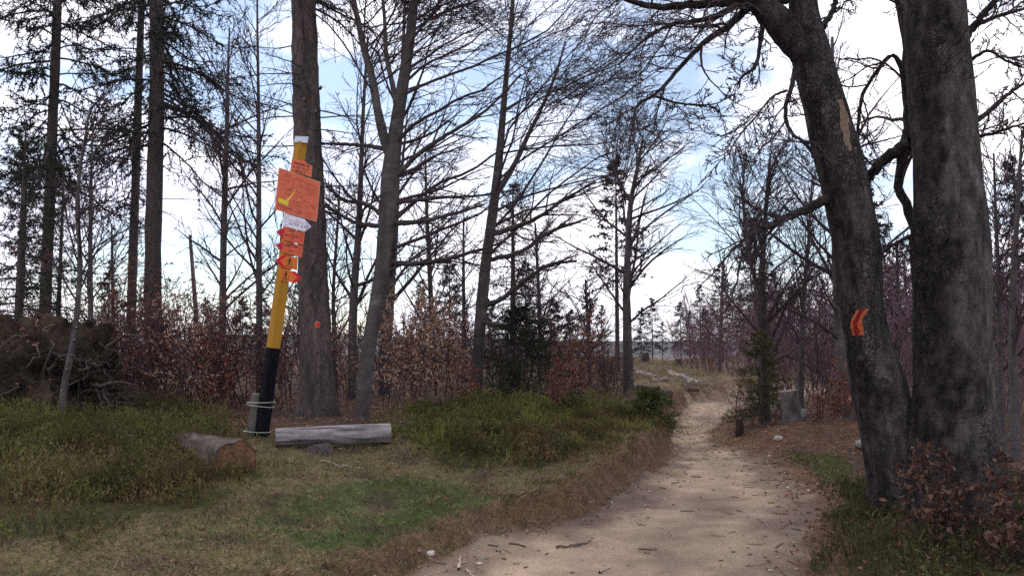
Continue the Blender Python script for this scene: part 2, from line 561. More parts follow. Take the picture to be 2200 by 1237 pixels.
def axis(lo, hi, fine0, fine1, d0, grow):
    a = list(np.arange(fine0, fine1 + 1e-6, d0))
    s, v = d0, fine1
    while v < hi:
        s *= grow
        v += s
        a.append(v)
    s, v = d0, fine0
    b = []
    while v > lo:
        s *= grow
        v -= s
        b.append(v)
    return np.array(b[::-1] + a)
def make_ground():
    xs = axis(-1900, 1900, -7.0, 7.0, 0.085, 1.11)
    ys = axis(-300, 2100, 4.0, 14.0, 0.075, 1.075)
    X, Y = np.meshgrid(xs, ys)
    Z = height(X, Y)
    dl, dr = path_d(X, Y)
    e = np.maximum(dl, dr)
    q = xy0(X, Y)
    b, gr = cover(X, Y)
    n1_, n2_, n3_ = vnoise(q, 1.1, 31), vnoise(q, 3.5, 32), vnoise(q, 9.0, 33)
    pathm = smooth(0.07, -0.09, e + 0.06 * n2_)
    soil = np.array([0.060, 0.043, 0.033])
    litter = np.array([0.105, 0.060, 0.042])
    dry = np.array([0.115, 0.095, 0.045])
    green = np.array([0.060, 0.075, 0.025])
    bil = np.array([0.045, 0.042, 0.016])
    tan = np.array([0.335, 0.248, 0.176])
    earth = np.array([0.135, 0.078, 0.050])
    def mixc(a, c, f):
        return a * (1 - f[..., None]) + c * f[..., None]
    C = np.broadcast_to(soil, X.shape + (3,))
    C = mixc(C, litter, smooth(-0.3, 0.5, n1_ + 0.5 * n2_))
    lawn = smooth(11.0, 9.0, Y - 0.25 * X) * (dl > 0)
    C = mixc(C, dry, lawn * smooth(-0.7, 0.3, n2_ + n1_))
    clear = smooth(19, 24, Y) * smooth(9, 3, X - 0.15 * Y) * smooth(-1, 3, X - 0.02 * Y)
    C = mixc(C, np.array([0.20, 0.15, 0.095]), clear * (0.6 + 0.3 * n1_))
    C = mixc(C, green, gr * smooth(-0.8, 0.4, n2_ + 0.5 * n3_))
    C = mixc(C, bil, b)
    C = mixc(C, earth, smooth(0.42, 0.2, e) * smooth(-0.2, 0.05, e) * 0.85)
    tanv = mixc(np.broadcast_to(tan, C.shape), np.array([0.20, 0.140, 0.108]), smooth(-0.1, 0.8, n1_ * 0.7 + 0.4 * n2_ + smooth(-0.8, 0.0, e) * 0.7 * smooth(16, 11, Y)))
    lat = np.clip(-dl / np.maximum(-dl - dr, 0.3), 0, 1)
    trk = np.exp(-((lat - 0.30) / 0.13) ** 2) + np.exp(-((lat - 0.72) / 0.12) ** 2)
    tanv = tanv * (0.86 + 0.24 * np.clip(trk, 0, 1) + 0.10 * vnoise(q, 1.7, 61) + 0.10 * vnoise(q, 5.0, 62))[..., None]
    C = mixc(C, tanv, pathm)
    C = C * (1 + 0.18 * n3_[..., None])
    C = np.clip(C, 0.01, 1)
    nx, ny = len(xs), len(ys)
    V = np.stack([X, Y, Z], -1).reshape(-1, 3)
    idx = np.arange(nx * ny).reshape(ny, nx)
    Q = np.stack([idx[:-1, :-1], idx[:-1, 1:], idx[1:, 1:], idx[1:, :-1]], -1)
    em = (e[:-1, :-1] + e[1:, 1:]) / 2
    onp = (em < 0) & (Y[:-1, :-1] < 25.5) & (Y[:-1, :-1] > -40)
    for name, sel in (('ground', ~onp), ('path', onp)):
        q_ = Q[sel].reshape(-1, 4)
        u, inv = np.unique(q_, return_inverse=True)
        g = G().add(V[u], quads=inv.reshape(-1, 4), c=C.reshape(-1, 3)[u])
        tag(g.build(name, M_path if name == 'path' else M_ground, smooth_=True), kind='structure')
make_ground()

# ------------------------------------------------------------------ trail signpost
def signpost():
    b0 = P(561, 953, 9.2)
    b0[2] = hz(b0[0], b0[1])
    top = P(647, 303, 9.2)
    ax = top - b0
    Lp = float(np.linalg.norm(ax))
    z = ax / Lp
    x = nrm(np.array([1.0, 0, 0]) - z * z[0])
    y = np.cross(z, x)
    root = thing('signpost', b0, 'leaning yellow and black wooden post carrying stacked orange trail signs', 'signpost')
    root.rotation_mode = 'QUATERNION'
    root.rotation_quaternion = Matrix(((x[0], y[0], z[0]), (x[1], y[1], z[1]), (x[2], y[2], z[2]))).to_quaternion()
    c45 = math.sqrt(0.5)
    A = np.array([c45, c45, 0])
    Nn = np.array([c45, -c45, 0])
    Zl = np.array([0, 0, 1.0])
    s = 0.122
    def prism(g, h0, h1, s0, s1, c, bev=0.012):
        prof = []
        for sx, sy in ((1, -1), (1, 1), (-1, 1), (-1, -1)):
            cx, cy = sx, sy
            a = (sx * (1 - bev / s0 * 2), sy)
            b = (sx, sy * (1 - bev / s0 * 2))
            prof += [a, b] if (sx * sy) > 0 else [b, a]
        prof = np.array([prof[i] for i in range(8)])
        ang = np.arctan2(prof[:, 1], prof[:, 0])
        prof = prof[np.argsort(ang)]
        rings = []
        nz = 10
        for k in range(nz + 1):
            t = k / nz
            ss = (s0 + (s1 - s0) * t) / 2
            rings.append(prof[:, :1] * ss * A + prof[:, 1:] * ss * Nn + Zl * (h0 + (h1 - h0) * t))
        v = np.array(rings).reshape(-1, 3)
        idx = np.arange((nz + 1) * 8).reshape(nz + 1, 8)
        q = np.stack([idx[:-1], np.roll(idx[:-1], -1, 1), np.roll(idx[1:], -1, 1), idx[1:]], -1).reshape(-1, 4)
        g.add(v, quads=q, c=c)
        for r_, fl in ((0, True), (nz, False)):
            ctr = v[r_ * 8:(r_ + 1) * 8].mean(0)
            vv = np.concatenate([v[r_ * 8:(r_ + 1) * 8], ctr[None]])
            g.add(vv, tris=[(i, (i + 1) % 8, 8) if not fl else ((i + 1) % 8, i, 8) for i in range(8)], c=c)
    hb = 1.01
    g = G(); prism(g, hb, Lp - 0.02, s, s * 0.92, (0.40, 0.200, 0.026)); g.build('upper_post', M_paint, root)['label'] = 'yellow painted upper length of the post'
    g = G(); prism(g, -0.25, hb - 0.001, s * 1.03, s * 1.01, (0.006, 0.0065, 0.010)); g.build('lower_post', M_black, root)['label'] = 'black painted foot of the post'
    # tilted metal cap
    g = G()
    hw, th = 0.088, 0.004
    tl = np.array([0.02, -0.75, 1.0]); tl = tl / np.linalg.norm(tl)
    e1 = np.array([0.97, 0.25, 0.0]); e1 = nrm(e1 - tl * (e1 @ tl)); e2 = np.cross(tl, e1)
    ctr = Zl * (Lp + 0.015)
    v = [ctr + e1 * a * hw * 0.86 + e2 * b * hw + tl * c for c in (-th, th) for a, b in ((-1, -1), (1, -1), (1, 1), (-1, 1))]
    g.add(v, quads=[(3, 2, 1, 0), (4, 5, 6, 7), (0, 1, 5, 4), (1, 2, 6, 5), (2, 3, 7, 6), (3, 0, 4, 7)], c=(0.36, 0.40, 0.47))
    g.build('metal_cap', M_metal, root)
    # grey stake wired behind the post foot
    g = G()
    tk = Trunk([(-0.115, 0.03, -0.25), (-0.118, 0.03, 0.2), (-0.125, 0.03, 0.47)], [0.062, 0.06, 0.058], rings=16, sides=10, rough=0.06, seed=5)
    v = tk.geo(g, (0.105, 0.098, 0.082))
    tv = v[-1]
    g.add(np.concatenate([tv, tv.mean(0)[None] + [[0, 0, 0.004]]]), tris=[(i, (i + 1) % 10, 10) for i in range(10)], c=(0.16, 0.145, 0.12))
    g.build('support_stake', M_wood, root, True)
    for hh, tilt in ((0.385, 0.02), (0.345, 0.0), (0.055, 0.01)):
        g = G()
        n = 40
        t = np.linspace(0, 2 * math.pi, n + 1)
        rx, ry = 0.155, 0.10
        pts = np.stack([-0.055 + rx * np.sign(np.cos(t)) * np.abs(np.cos(t)) ** 0.8, 0.0 + ry * np.sign(np.sin(t)) * np.abs(np.sin(t)) ** 0.9, hh + tilt * np.cos(t)], -1)
        vv, qq = tubes(pts[None], np.full((1, n + 1), 0.0055), 6)
        g.add(vv, quads=qq, c=(0.36, 0.35, 0.31))
        g.build('wire_tie', M_metal, root, True)
    # ---- signs: plane on the right front face
    Mw = np.array(root.rotation_quaternion.to_matrix())
    off0 = s / 2 + 0.006
    Nw, Aw = Mw @ Nn, Mw @ A
    p0 = b0 + Nw * off0
    def ah(px, py):
        d = ray(px, py)
        o = np.array((0, 0, CAMZ))
        t = ((p0 - o) @ Nw) / (d @ Nw)
        q = o + d * t - p0
        return np.array([q @ Aw, q @ z])
    def poly(g, pts2, o0, o1, c):
        pts2 = np.asarray(pts2, float)
        ar = 0.5 * np.sum(pts2[:, 0] * np.roll(pts2[:, 1], -1) - np.roll(pts2[:, 0], -1) * pts2[:, 1])
        if ar < 0: pts2 = pts2[::-1]
        n = len(pts2)
        f = pts2[:, :1] * A + pts2[:, 1:] * Zl
        v = np.concatenate([f + Nn * (off0 + o0), f + Nn * (off0 + o1)])
        ctr = f.mean(0)
        v = np.concatenate([v, [ctr + Nn * (off0 + o0)], [ctr + Nn * (off0 + o1)]])
        q = [(i, (i + 1) % n, n + (i + 1) % n, n + i) for i in range(n)]
        t = [((i + 1) % n, i, 2 * n) for i in range(n)] + [(n + i, n + (i + 1) % n, 2 * n + 1) for i in range(n)]
        g.add(v, quads=q, tris=t, c=c)
        return g
    def rect(g, a0, a1, h0, h1, o0, o1, c):
        poly(g, [(a0, h0), (a1, h0), (a1, h1), (a0, h1)], o0, o1, c)
    rng = np.random.default_rng(4)
    INK = (0.05, 0.012, 0.01)
    def words(g, a0, a1, h, ch, c=INK, seed=1, slope=0.0):
        """a line of small print too fine to read: letter-sized bars"""
        rn = np.random.default_rng(seed)
        a = a0
        while a < a1:
            wl = rn.integers(3, 8)
            for _ in range(wl):
                lw = ch * 0.55
                if a + lw > a1: return
                k = rn.integers(0, 4)
                st = ch * 0.17
                hh = h + (a - a0) * slope
                rect(g, a, a + st, hh, hh + ch * (1.0 if k % 2 else 0.72), 0.0062, 0.0066, c)
                if k != 1: rect(g, a + lw - st * 1.2, a + lw - st * 0.2, hh, hh + ch * 0.7, 0.0062, 0.0066, c)
                if k != 3: rect(g, a + st, a + lw - st * 1.2, hh + ch * 0.5, hh + ch * 0.65, 0.0062, 0.0066, c)
                if k == 0: rect(g, a + st, a + lw - st * 1.2, hh, hh + ch * 0.14, 0.0062, 0.0066, c)
                a += lw * 1.18
            a += ch * 0.5
    def text(parent, body, a, h, size, c):
        cu = bpy.data.curves.new('lettering', 'FONT')
        cu.body = body
        cu.size = size
        to = bpy.data.objects.new('lettering', cu)
        col.objects.link(to)
        me = bpy.data.meshes.new_from_object(to.evaluated_get(bpy.context.evaluated_depsgraph_get()))
        bpy.data.objects.remove(to)
        co = np.empty(len(me.vertices) * 3)
        me.vertices.foreach_get('co', co)
        co = co.reshape(-1, 3)
        v = (a + co[:, :1]) * A + (h + co[:, 1:2]) * Zl + Nn * (off0 + 0.0066)
        me.vertices.foreach_set('co', v.ravel())
        at = me.color_attributes.new('Col', 'FLOAT_COLOR', 'POINT')
        at.data.foreach_set('color', np.tile([*c, 1.0], len(co)))
        me.materials.clear()
        me.materials.append(M_sign)
        o = bpy.data.objects.new('lettering', me)
        col.objects.link(o)
        o.parent = parent
        return o
    ORG, PALE = (0.74, 0.165, 0.085), (0.76, 0.36, 0.27)
    def board(pxs, c, label, name='sign_board'):
        pts = np.array([ah(*p) for p in pxs])
        g = G()
        poly(g, pts, 0, 0.006, c)
        o = g.build(name, M_sign, root)
        o['label'] = label
        return o, pts
    def edge(parent, pts, c, w_=0.006):
        g = G()
        n = len(pts)
        ctr = pts.mean(0)
        for i in range(n):
            a, b = pts[i], pts[(i + 1) % n]
            d = (b - a) / np.linalg.norm(b - a)
            nn = np.array([-d[1], d[0]])
            if nn @ (ctr - a) < 0: nn = -nn
            poly(g, [a + d * w_, b - d * w_, b - d * w_ + nn * w_, a + d * w_ + nn * w_], 0.0061, 0.0064, c)
        g.build('border', M_sign, parent)
    # place-name plate
    o, p = board([(627, 341), (657, 347), (657.5, 351.5), (671, 356), (668.5, 381.5), (623.5, 365.5)], ORG, 'small orange place plate at the top of the post')
    lo, hi = p.min(0), p.max(0)
    g = G()
    Wd, Hd = hi[0] - lo[0], hi[1] - lo[1]
    words(g, lo[0] + Wd * 0.10, hi[0] - Wd * 0.06, lo[1] + Hd * 0.62, 0.034, seed=3)
    words(g, lo[0] + Wd * 0.10, hi[0] - Wd * 0.18, lo[1] + Hd * 0.38, 0.024, seed=4)
    words(g, lo[0] + Wd * 0.22, hi[0] - Wd * 0.28, lo[1] + Hd * 0.14, 0.026, seed=5)
    g.build('lettering', M_sign, o)
    # map board
    o, p = board([(599, 360), (688, 391.5), (680, 476.5), (590, 450)], ORG, 'large square orange map board with a yellow pointer')
    edge(o, p, PALE)
    TL, TR, BR, BL = p
    def mb(u, v):
        return TL * (1 - u) * (1 - v) + TR * u * (1 - v) + BR * u * v + BL * (1 - u) * v
    Y1, Y2 = (0.85, 0.62, 0.10), (0.88, 0.72, 0.06)
    g = G()
    poly(g, [mb(0.06, 0.70), mb(0.29, 0.725), mb(0.29, 0.83), mb(0.06, 0.80)], 0.0062, 0.0068, Y2)
    poly(g, [mb(0.22, 0.72), mb(0.28, 0.72), mb(0.45, 0.37)], 0.0062, 0.0070, Y1)
    g.build('yellow_pointer', M_sign, o)
    g = G()
    for sd, u0, u1, v, ch in ((1, .16, .32, .10, .010), (2, .14, .30, .15, .010), (3, .16, .30, .26, .010), (4, .10, .20, .36, .012), (5, .40, .58, .13, .012),
                              (6, .62, .92, .14, .009), (7, .64, .94, .18, .009), (8, .66, .94, .25, .008), (9, .66, .94, .29, .008), (10, .66, .94, .33, .008), (11, .7, .94, .40, .009),
                              (12, .20, .34, .46, .010), (13, .18, .36, .54, .010), (14, .20, .36, .59, .010), (15, .44, .56, .44, .010), (16, .44, .60, .53, .010), (17, .40, .58, .68, .012), (18, .48, .58, .74, .010),
                              (19, .05, .42, .90, .016), (20, .12, .30, .955, .010), (21, .47, .66, .90, .012), (22, .52, .62, .95, .010), (23, .74, .9, .84, .010), (24, .72, .88, .90, .012), (25, .70, .86, .96, .010),
                              (26, .82, .93, .66, .014), (27, .84, .93, .71, .012), (28, .62, .70, .60, .010), (29, .70, .78, .60, .008), (30, .72, .80, .72, .008), (31, .30, .42, .17, .012), (32, .48, .60, .27, .012)):
            a, b = mb(u0, v), mb(u1, v)
            words(g, a[0], b[0], a[1], ch, (0.16, 0.03, 0.02), seed=sd + 40, slope=(b[1] - a[1]) / max(b[0] - a[0], 1e-6))
    pts = [mb(.36, .18), mb(.37, .28), mb(.33, .38), mb(.27, .47)]
    for i in range(3):
        d = pts[i + 1] - pts[i]; d = d / np.linalg.norm(d); n_ = np.array([-d[1], d[0]]) * 0.002
        poly(g, [pts[i] - n_, pts[i + 1] - n_, pts[i + 1] + n_, pts[i] + n_], 0.0062, 0.0065, (0.2, 0.05, 0.03))
    for u, v in ((.36, .36), (.33, .40), (.28, .43)):
        c_ = mb(u, v); k = 0.008
        poly(g, [c_ + [-k, 0], c_ + [0, -k], c_ + [k, 0], c_ + [0, k]], 0.0062, 0.0066, (0.06, 0.01, 0.01))
    g.build('lettering', M_sign, o)
    for u, v in ((.52, .36), (.50, .52), (.50, .64), (.53, .58), (.66, .82)):
        c_ = mb(u, v); k = 0.006
        poly(G(), [c_ + [-k, -k], c_ + [k, -k], c_ + [k, k], c_ + [-k, k]], 0.0062, 0.0066, (0.8, 0.5, 0.4)).build('map_dot', M_sign, o)
    # white arrow
    o, p = board([(611, 458), (654.5, 471), (668.5, 487), (653.5, 498), (608.5, 485.5)], (0.86, 0.82, 0.92), 'white arrow sign pointing right')
    edge(o, p, (0.8, 0.76, 0.86), 0.004)
    lo, hi = p.min(0), p.max(0)
    Wd, Hd = hi[0] - lo[0], hi[1] - lo[1]
    g = G()
    DK = (0.10, 0.09, 0.14)
    for k in range(4):
        words(g, lo[0] + Wd * 0.065, lo[0] + Wd * 0.115, lo[1] + Hd * (0.74 - 0.19 * k), 0.018, DK, seed=60 + k)
    rect(g, lo[0] + Wd * 0.165, lo[0] + Wd * 0.172, lo[1] + Hd * 0.06, lo[1] + Hd * 0.94, 0.0062, 0.0065, (0.4, 0.36, 0.45))
    words(g, lo[0] + Wd * 0.19, lo[0] + Wd * 0.72, lo[1] + Hd * 0.53, 0.019, (0.25, 0.2, 0.32), seed=70)
    tag(g.build('lettering', M_sign, o), kind='stuff')
    text(o, 'ALTER. 6 km', lo[0] + Wd * 0.19, lo[1] + Hd * 0.27, 0.047, DK)
    g = G(); q = p
    poly(g, [q[1] * .9 + q[3] * .1 + [0.012, 0], q[2] * 0.85 + (q[1] + q[3]) * 0.075, q[3] * .9 + q[1] * .1 + [0.012, 0]], 0.0062, 0.0065, (0.55, 0.54, 0.72)); g.build('arrow_tip', M_sign, o)
    # two orange-red arrows to the left
    for nm, pts, sd in (('upper orange arrow sign pointing left, under the white one', [(593, 497), (610.5, 488.5), (654.5, 500), (651.5, 526), (606.5, 514.5)], 80),
                        ('lower orange text arrow pointing left', [(591.5, 526), (607, 517.5), (651, 528.5), (648, 553.5), (603.5, 541)], 90)):
        o, p = board(pts, (0.72, 0.135, 0.062), nm)
        g = G(); poly(g, [p[0] + [0.012, 0], p[1] + [-0.002, -0.012], p[4] + [-0.002, 0.012]], 0.0062, 0.0068, (0.55, 0.02, 0.05)); g.build('arrow_tip', M_sign, o)
        lo, hi = np.array([p[4][0], p[3][1]]), p[2]
        Wd, Hd = p[2][0] - p[1][0], p[1][1] - p[4][1]
        bl = p[4]
        g = G()
        rect(g, bl[0] + Wd * 0.01, bl[0] + Wd * 0.02, bl[1] + .01, bl[1] + Hd - .01, 0.0062, 0.0065, INK)
        rect(g, bl[0] + Wd * 0.79, bl[0] + Wd * 0.80, bl[1] + .01, bl[1] + Hd - .01, 0.0062, 0.0065, INK)
        words(g, bl[0] + Wd * 0.24, bl[0] + Wd * 0.66, bl[1] + Hd * 0.78, 0.020, INK, seed=sd)
        if sd == 80:
            words(g, bl[0] + Wd * 0.38, bl[0] + Wd * 0.55, bl[1] + Hd * 0.62, 0.016, INK, seed=sd + 1)
            words(g, bl[0] + Wd * 0.06, bl[0] + Wd * 0.76, bl[1] + Hd * 0.38, 0.020, INK, seed=sd + 2)
            words(g, bl[0] + Wd * 0.33, bl[0] + Wd * 0.56, bl[1] + Hd * 0.20, 0.016, INK, seed=sd + 3)
        else:
            words(g, bl[0] + Wd * 0.08, bl[0] + Wd * 0.76, bl[1] + Hd * 0.58, 0.026, INK, seed=sd + 1)
            words(g, bl[0] + Wd * 0.34, bl[0] + Wd * 0.56, bl[1] + Hd * 0.16, 0.018, INK, seed=sd + 2)
        for k in range(4):
            words(g, bl[0] + Wd * 0.87, bl[0] + Wd * 0.94, bl[1] + Hd * (0.78 - 0.2 * k), 0.020, INK, seed=sd + 5 + k)
        g.build('lettering', M_sign, o)
    # ski arrows
    for left, nm, pts in ((True, 'orange skier sign with red arrow edge pointing left', [(592, 558.5), (607, 547), (639, 554), (638, 580), (603, 573)]),
                          (False, 'lowest orange skier sign with red edge pointing right', [(603, 576.5), (634, 583.5), (648, 597), (634, 608), (600.5, 602)])):
        o, p = board(pts, (0.76, 0.185, 0.035), nm)
        RED = (0.70, 0.012, 0.035)
        g = G()
        tip, a, b = (p[0], p[1], p[4]) if left else (p[2], p[1], p[3])
        sg = 1 if left else -1
        for e in (a, b):
            poly(g, [tip, e, e + [0.055 * sg, 0], tip + [0.055 * sg, 0]], 0.0062, 0.0068, RED)
        g.build('arrow_edge', M_sign, o)
        cx = (p[2][0] * 0.5 + p[1][0] * 0.5) if left else (p[0][0] * 0.45 + p[1][0] * 0.55) - 0.03
        cy = p.mean(0)[1]
        BK = (0.02, 0.012, 0.012)
        g = G()
        def st(a, b, w_):
            a, b = np.array(a) * 0.95, np.array(b) * 0.95
            d = b - a; d = d / np.linalg.norm(d); n_ = np.array([-d[1], d[0]]) * w_ / 2
            c0 = np.array([cx, cy])
            poly(g, [c0 + a - n_, c0 + b - n_, c0 + b + n_, c0 + a + n_], 0.0062, 0.0066, BK)
        f = 1 if left else 1.0
        hd = [(0.012 * math.cos(t), 0.043 + 0.012 * math.sin(t)) for t in np.linspace(0, 2 * math.pi, 9)[:-1]]
        poly(g, [np.array([cx, cy]) + np.array(q_) * 0.95 for q_ in hd], 0.0062, 0.0066, BK)
        st((0.0, 0.032), (-0.004, -0.005), 0.018)
        st((-0.002, 0.0), (-0.018, -0.045), 0.009)
        st((0.0, 0.0), (0.014, -0.022), 0.009); st((0.014, -0.022), (0.010, -0.047), 0.008)
        st((0.0, 0.028), (0.03, 0.012), 0.007); st((0.0, 0.026), (-0.028, 0.014), 0.007)
        st((0.03, 0.016), (0.038, -0.045), 0.003); st((-0.028, 0.016), (-0.036, -0.045), 0.003)
        st((-0.045, -0.049), (0.05, -0.053), 0.005)
        g.build('skier_pictogram', M_sign, o)
    # bolts
    for px, py in ((634, 357), (640, 375), (634, 452), (636, 473), (632, 501), (629, 534), (622, 551), (619, 606)):
        q = ah(px, py)
        g = G()
        c_ = q[0] * A + q[1] * Zl + Nn * (off0 + 0.0062)
        t = np.arange(8) * math.pi / 4
        r1 = c_ + 0.009 * (np.cos(t)[:, None] * A + np.sin(t)[:, None] * Zl)
        r2 = c_ + Nn * 0.005 + 0.007 * (np.cos(t)[:, None] * A + np.sin(t)[:, None] * Zl)
        i = np.arange(8)
        g.add(np.concatenate([r1, r2, (c_ + Nn * 0.006)[None]]), quads=np.stack([i, (i + 1) % 8, 8 + (i + 1) % 8, 8 + i], -1), tris=np.stack([8 + i, 8 + (i + 1) % 8, 0 * i + 16], -1), c=(0.5, 0.45, 0.42))
        g.build('bolt', M_metal, root)
signpost()

for o_ in bpy.data.objects:
    if o_.name.startswith('lettering'): o_['kind'] = 'stuff'

# ------------------------------------------------------------------ logs and stumps
def log(name, p0, p1, r0, r1, label, cat_, cbark, cend, seed=1, rough=0.05, m=None, sides=18, cracks=0, group=None):
    p0, p1 = np.asarray(p0, float), np.asarray(p1, float)
    root = thing(name, (p0 + p1) / 2 - np.array([0, 0, r0]), label, cat_, group)
    o = np.array(root.location)
    g = G()
    tk = Trunk([p0 - o, (p0 + p1) / 2 - o + 0.02 * (np.random.default_rng(seed).random(3) - .5), p1 - o], [r0, (r0 + r1) / 2, r1], rings=26, sides=sides, rough=rough, seed=seed, vstretch=0.12)
    def cc(u, th, s):
        q = np.stack([np.cos(th), np.sin(th), u * 0.06], -1)
        f = 0.75 + 0.5 * vnoise(q, 3.5, seed) + 0.25 * vnoise(q, 9, seed)
        for c0_, w_ in ((0.6, .05), (2.0, .06), (3.3, .05), (4.25, .07), (5.2, .05)):
            if cracks:
                dd_ = np.abs((th - c0_ - 0.10 * vnoise(q, 2.0, seed + 7) + math.pi) % (2 * math.pi) - math.pi)
                f = f * (1 - 0.75 * smooth(w_ * 2.2, w_ * 0.6, dd_) * smooth(-0.5, 0.0, vnoise(q * [0.2, 0.2, 1.0], 2.2, int(c0_ * 10))))
        return np.asarray(cbark) * np.clip(f, 0.2, 1.5)[..., None]
    v = tk.geo(g, cc)
    g.build('bark' if 'bark' in label else 'shaft', m or M_wood, root, True)
    for k, ring in ((0, v[0]), (-1, v[-1])):
        g = G()
        ctr = ring.mean(0)
        d = nrm((p0 - p1) if k == 0 else (p1 - p0))
        rings = [ring]
        FR = np.linspace(1, 0, 15)[1:-1]
        for f in FR:
            rings.append(ctr + (ring - ctr) * f + d * 0.006 * (1 - f))
        vv = np.concatenate(rings + [ctr[None] + d * 0.006])
        n = len(ring)
        nr = len(FR) + 1
        idx = np.arange(nr * n).reshape(nr, n)
        a = np.stack([idx[:-1], np.roll(idx[:-1], -1, 1), np.roll(idx[1:], -1, 1), idx[1:]], -1).reshape(-1, 4)
        t = [((nr - 1) * n + i, (nr - 1) * n + (i + 1) % n, nr * n) for i in range(n)]
        if k == 0:
            a = a[:, ::-1]; t = [x_[::-1] for x_ in t]
        ncol = np.asarray(cend) * (0.85 + 0.3 * vnoise(vv, 14, seed + 3))[:, None]
        ncol[:2 * n] *= 0.5
        for kk in range(2, nr):
            ncol[kk * n:(kk + 1) * n] *= 0.82 + 0.3 * ((kk * 7 + seed) % 3) / 2
            for ci, cl in ((int(n * 0.17), 10), (int(n * 0.62), 6), (int(n * 0.40), 4)):
                if kk < cl: ncol[kk * n + (ci + (kk // 4)) % n] *= 0.30
        g.add(vv, quads=a, tris=t, c=np.clip(ncol, 0.01, 1))
        g.build('cut_face', M_cutwood, root)
    return root
# bench log
q0 = on_ground(588, 962); q1 = on_ground(836, 955)
b0 = q0 + np.array([0, 0.05, 0.098]); b1 = q1 + np.array([0, 0.05, 0.118])
log('bench_log', b0, b1, 0.096, 0.106, 'long peeled grey log lying as a bench right beside the signpost', 'log', (0.30, 0.265, 0.275), (0.05, 0.045, 0.045), seed=3, rough=0.035, sides=56, cracks=1)
s0 = on_ground(676, 976)
log('log_support', s0 + [-0.03, -0.02, 0.0], s0 + [0.10, 0.16, 0.0], 0.10, 0.10, 'short dark cut block wedged under the bench log', 'log block', (0.10, 0.085, 0.075), (0.13, 0.09, 0.085), seed=8)
c0 = P(506, 994, 7.5); c1 = P(392, 962, 8.7)
log('fallen_log', c0, c1, 0.205, 0.165, 'thick sawn log with reddish cut end lying in the bilberry', 'log', (0.11, 0.085, 0.075), (0.21, 0.105, 0.066), seed=12, rough=0.09, sides=40, m=M_spruce)
def stump(name, px, Y, wpx, hpx, lean, label, cbark, ctop, seed=1, flare=0.35, group=None):
    b = base(px, Y, 0.08)
    r = wpx / 2 / FPX * Y
    h = hpx / FPX * Y + 0.08
    root = thing(name, b, label, 'stump', group)
    g = G()
    tk = Trunk([(0, 0, 0), (lean * 0.5, 0, h * 0.5), (lean, 0, h)], [r * 1.1, r, r * 0.95], rings=18, sides=16, rough=0.12, flare=flare, seed=seed)
    v = tk.geo(g, lambda u, th, s: np.asarray(cbark) * np.clip(0.8 + 0.5 * vnoise(np.stack([np.cos(th), np.sin(th), u * .1], -1), 3, seed), .4, 1.5)[..., None])
    g.build('bark', M_wood, root, True)
    g = G()
    top = v[-1]
    g.add(np.concatenate([top, top.mean(0)[None] + [[0, 0, 0.01]]]), tris=[(i, (i + 1) % 16, 16) for i in range(16)], c=ctop)
    g.build('cut_face', M_cutwood, root)
    return root, tk
r_, _ = stump('tree_stump', 1708, 12.9, 37, 74, -0.10, 'tall grey leaning stump beside a mossy young spruce', (0.115, 0.098, 0.094), (0.20, 0.16, 0.135), 4)
g = G(); tk = Trunk([(0.05, -0.02, 0.22), (0.13, -0.05, 0.27), (0.20, -0.06, 0.26)], [0.10, 0.09, 0.03], rings=10, sides=10, rough=0.1, seed=3); tk.geo(g, (0.17, 0.16, 0.15)); g.build('burl', M_wood, r_, True)
stump('tree_stump', 1589, 13.4, 15, 36, 0.0, 'thin dark rotten stump at the right edge of the path', (0.045, 0.03, 0.025), (0.06, 0.045, 0.035), 6)
stump('tree_stump', 1458, 33, 14, 18, 0.0, 'squat weathered stump on the cleared slope', (0.10, 0.075, 0.06), (0.30, 0.24, 0.18), 7)
stump('tree_stump', 1384, 36, 16, 22, 0.05, 'dark brown broken stump left of the pale felled logs', (0.07, 0.05, 0.045), (0.22, 0.17, 0.13), 9)
def glog(pa, pb, r, label, cb, ce, seed):
    a = on_ground(*pa); b = on_ground(*pb)
    a[2] += r * 0.8; b[2] += r * 0.8
    log('felled_log', a, b, r, r * 0.85, label, 'log', cb, ce, seed=seed, sides=10, group='felled logs on the cleared slope')
glog((1372, 842), (1440, 856), 0.11, 'dark mossy felled log above the path bend, nearest on the slope', (0.10, 0.085, 0.07), (0.15, 0.11, 0.08), 21)
glog((1440, 806), (1488, 828), 0.10, 'pale barkless felled log pointing down the cleared slope', (0.36, 0.30, 0.26), (0.4, 0.33, 0.27), 22)
glog((1462, 812), (1502, 829), 0.09, 'second pale felled log, just right of its neighbour', (0.33, 0.28, 0.25), (0.4, 0.33, 0.27), 23)
glog((1370, 806), (1412, 817), 0.10, 'grey felled log high on the cleared slope at left', (0.26, 0.21, 0.19), (0.33, 0.27, 0.22), 24)
glog((1400, 822), (1432, 818), 0.07, 'short whitish felled log in the middle of the slope', (0.42, 0.36, 0.31), (0.4, 0.33, 0.27), 25)
glog((1476, 838), (1500, 842), 0.07, 'small brown felled log low on the slope', (0.17, 0.12, 0.09), (0.3, 0.23, 0.18), 26)

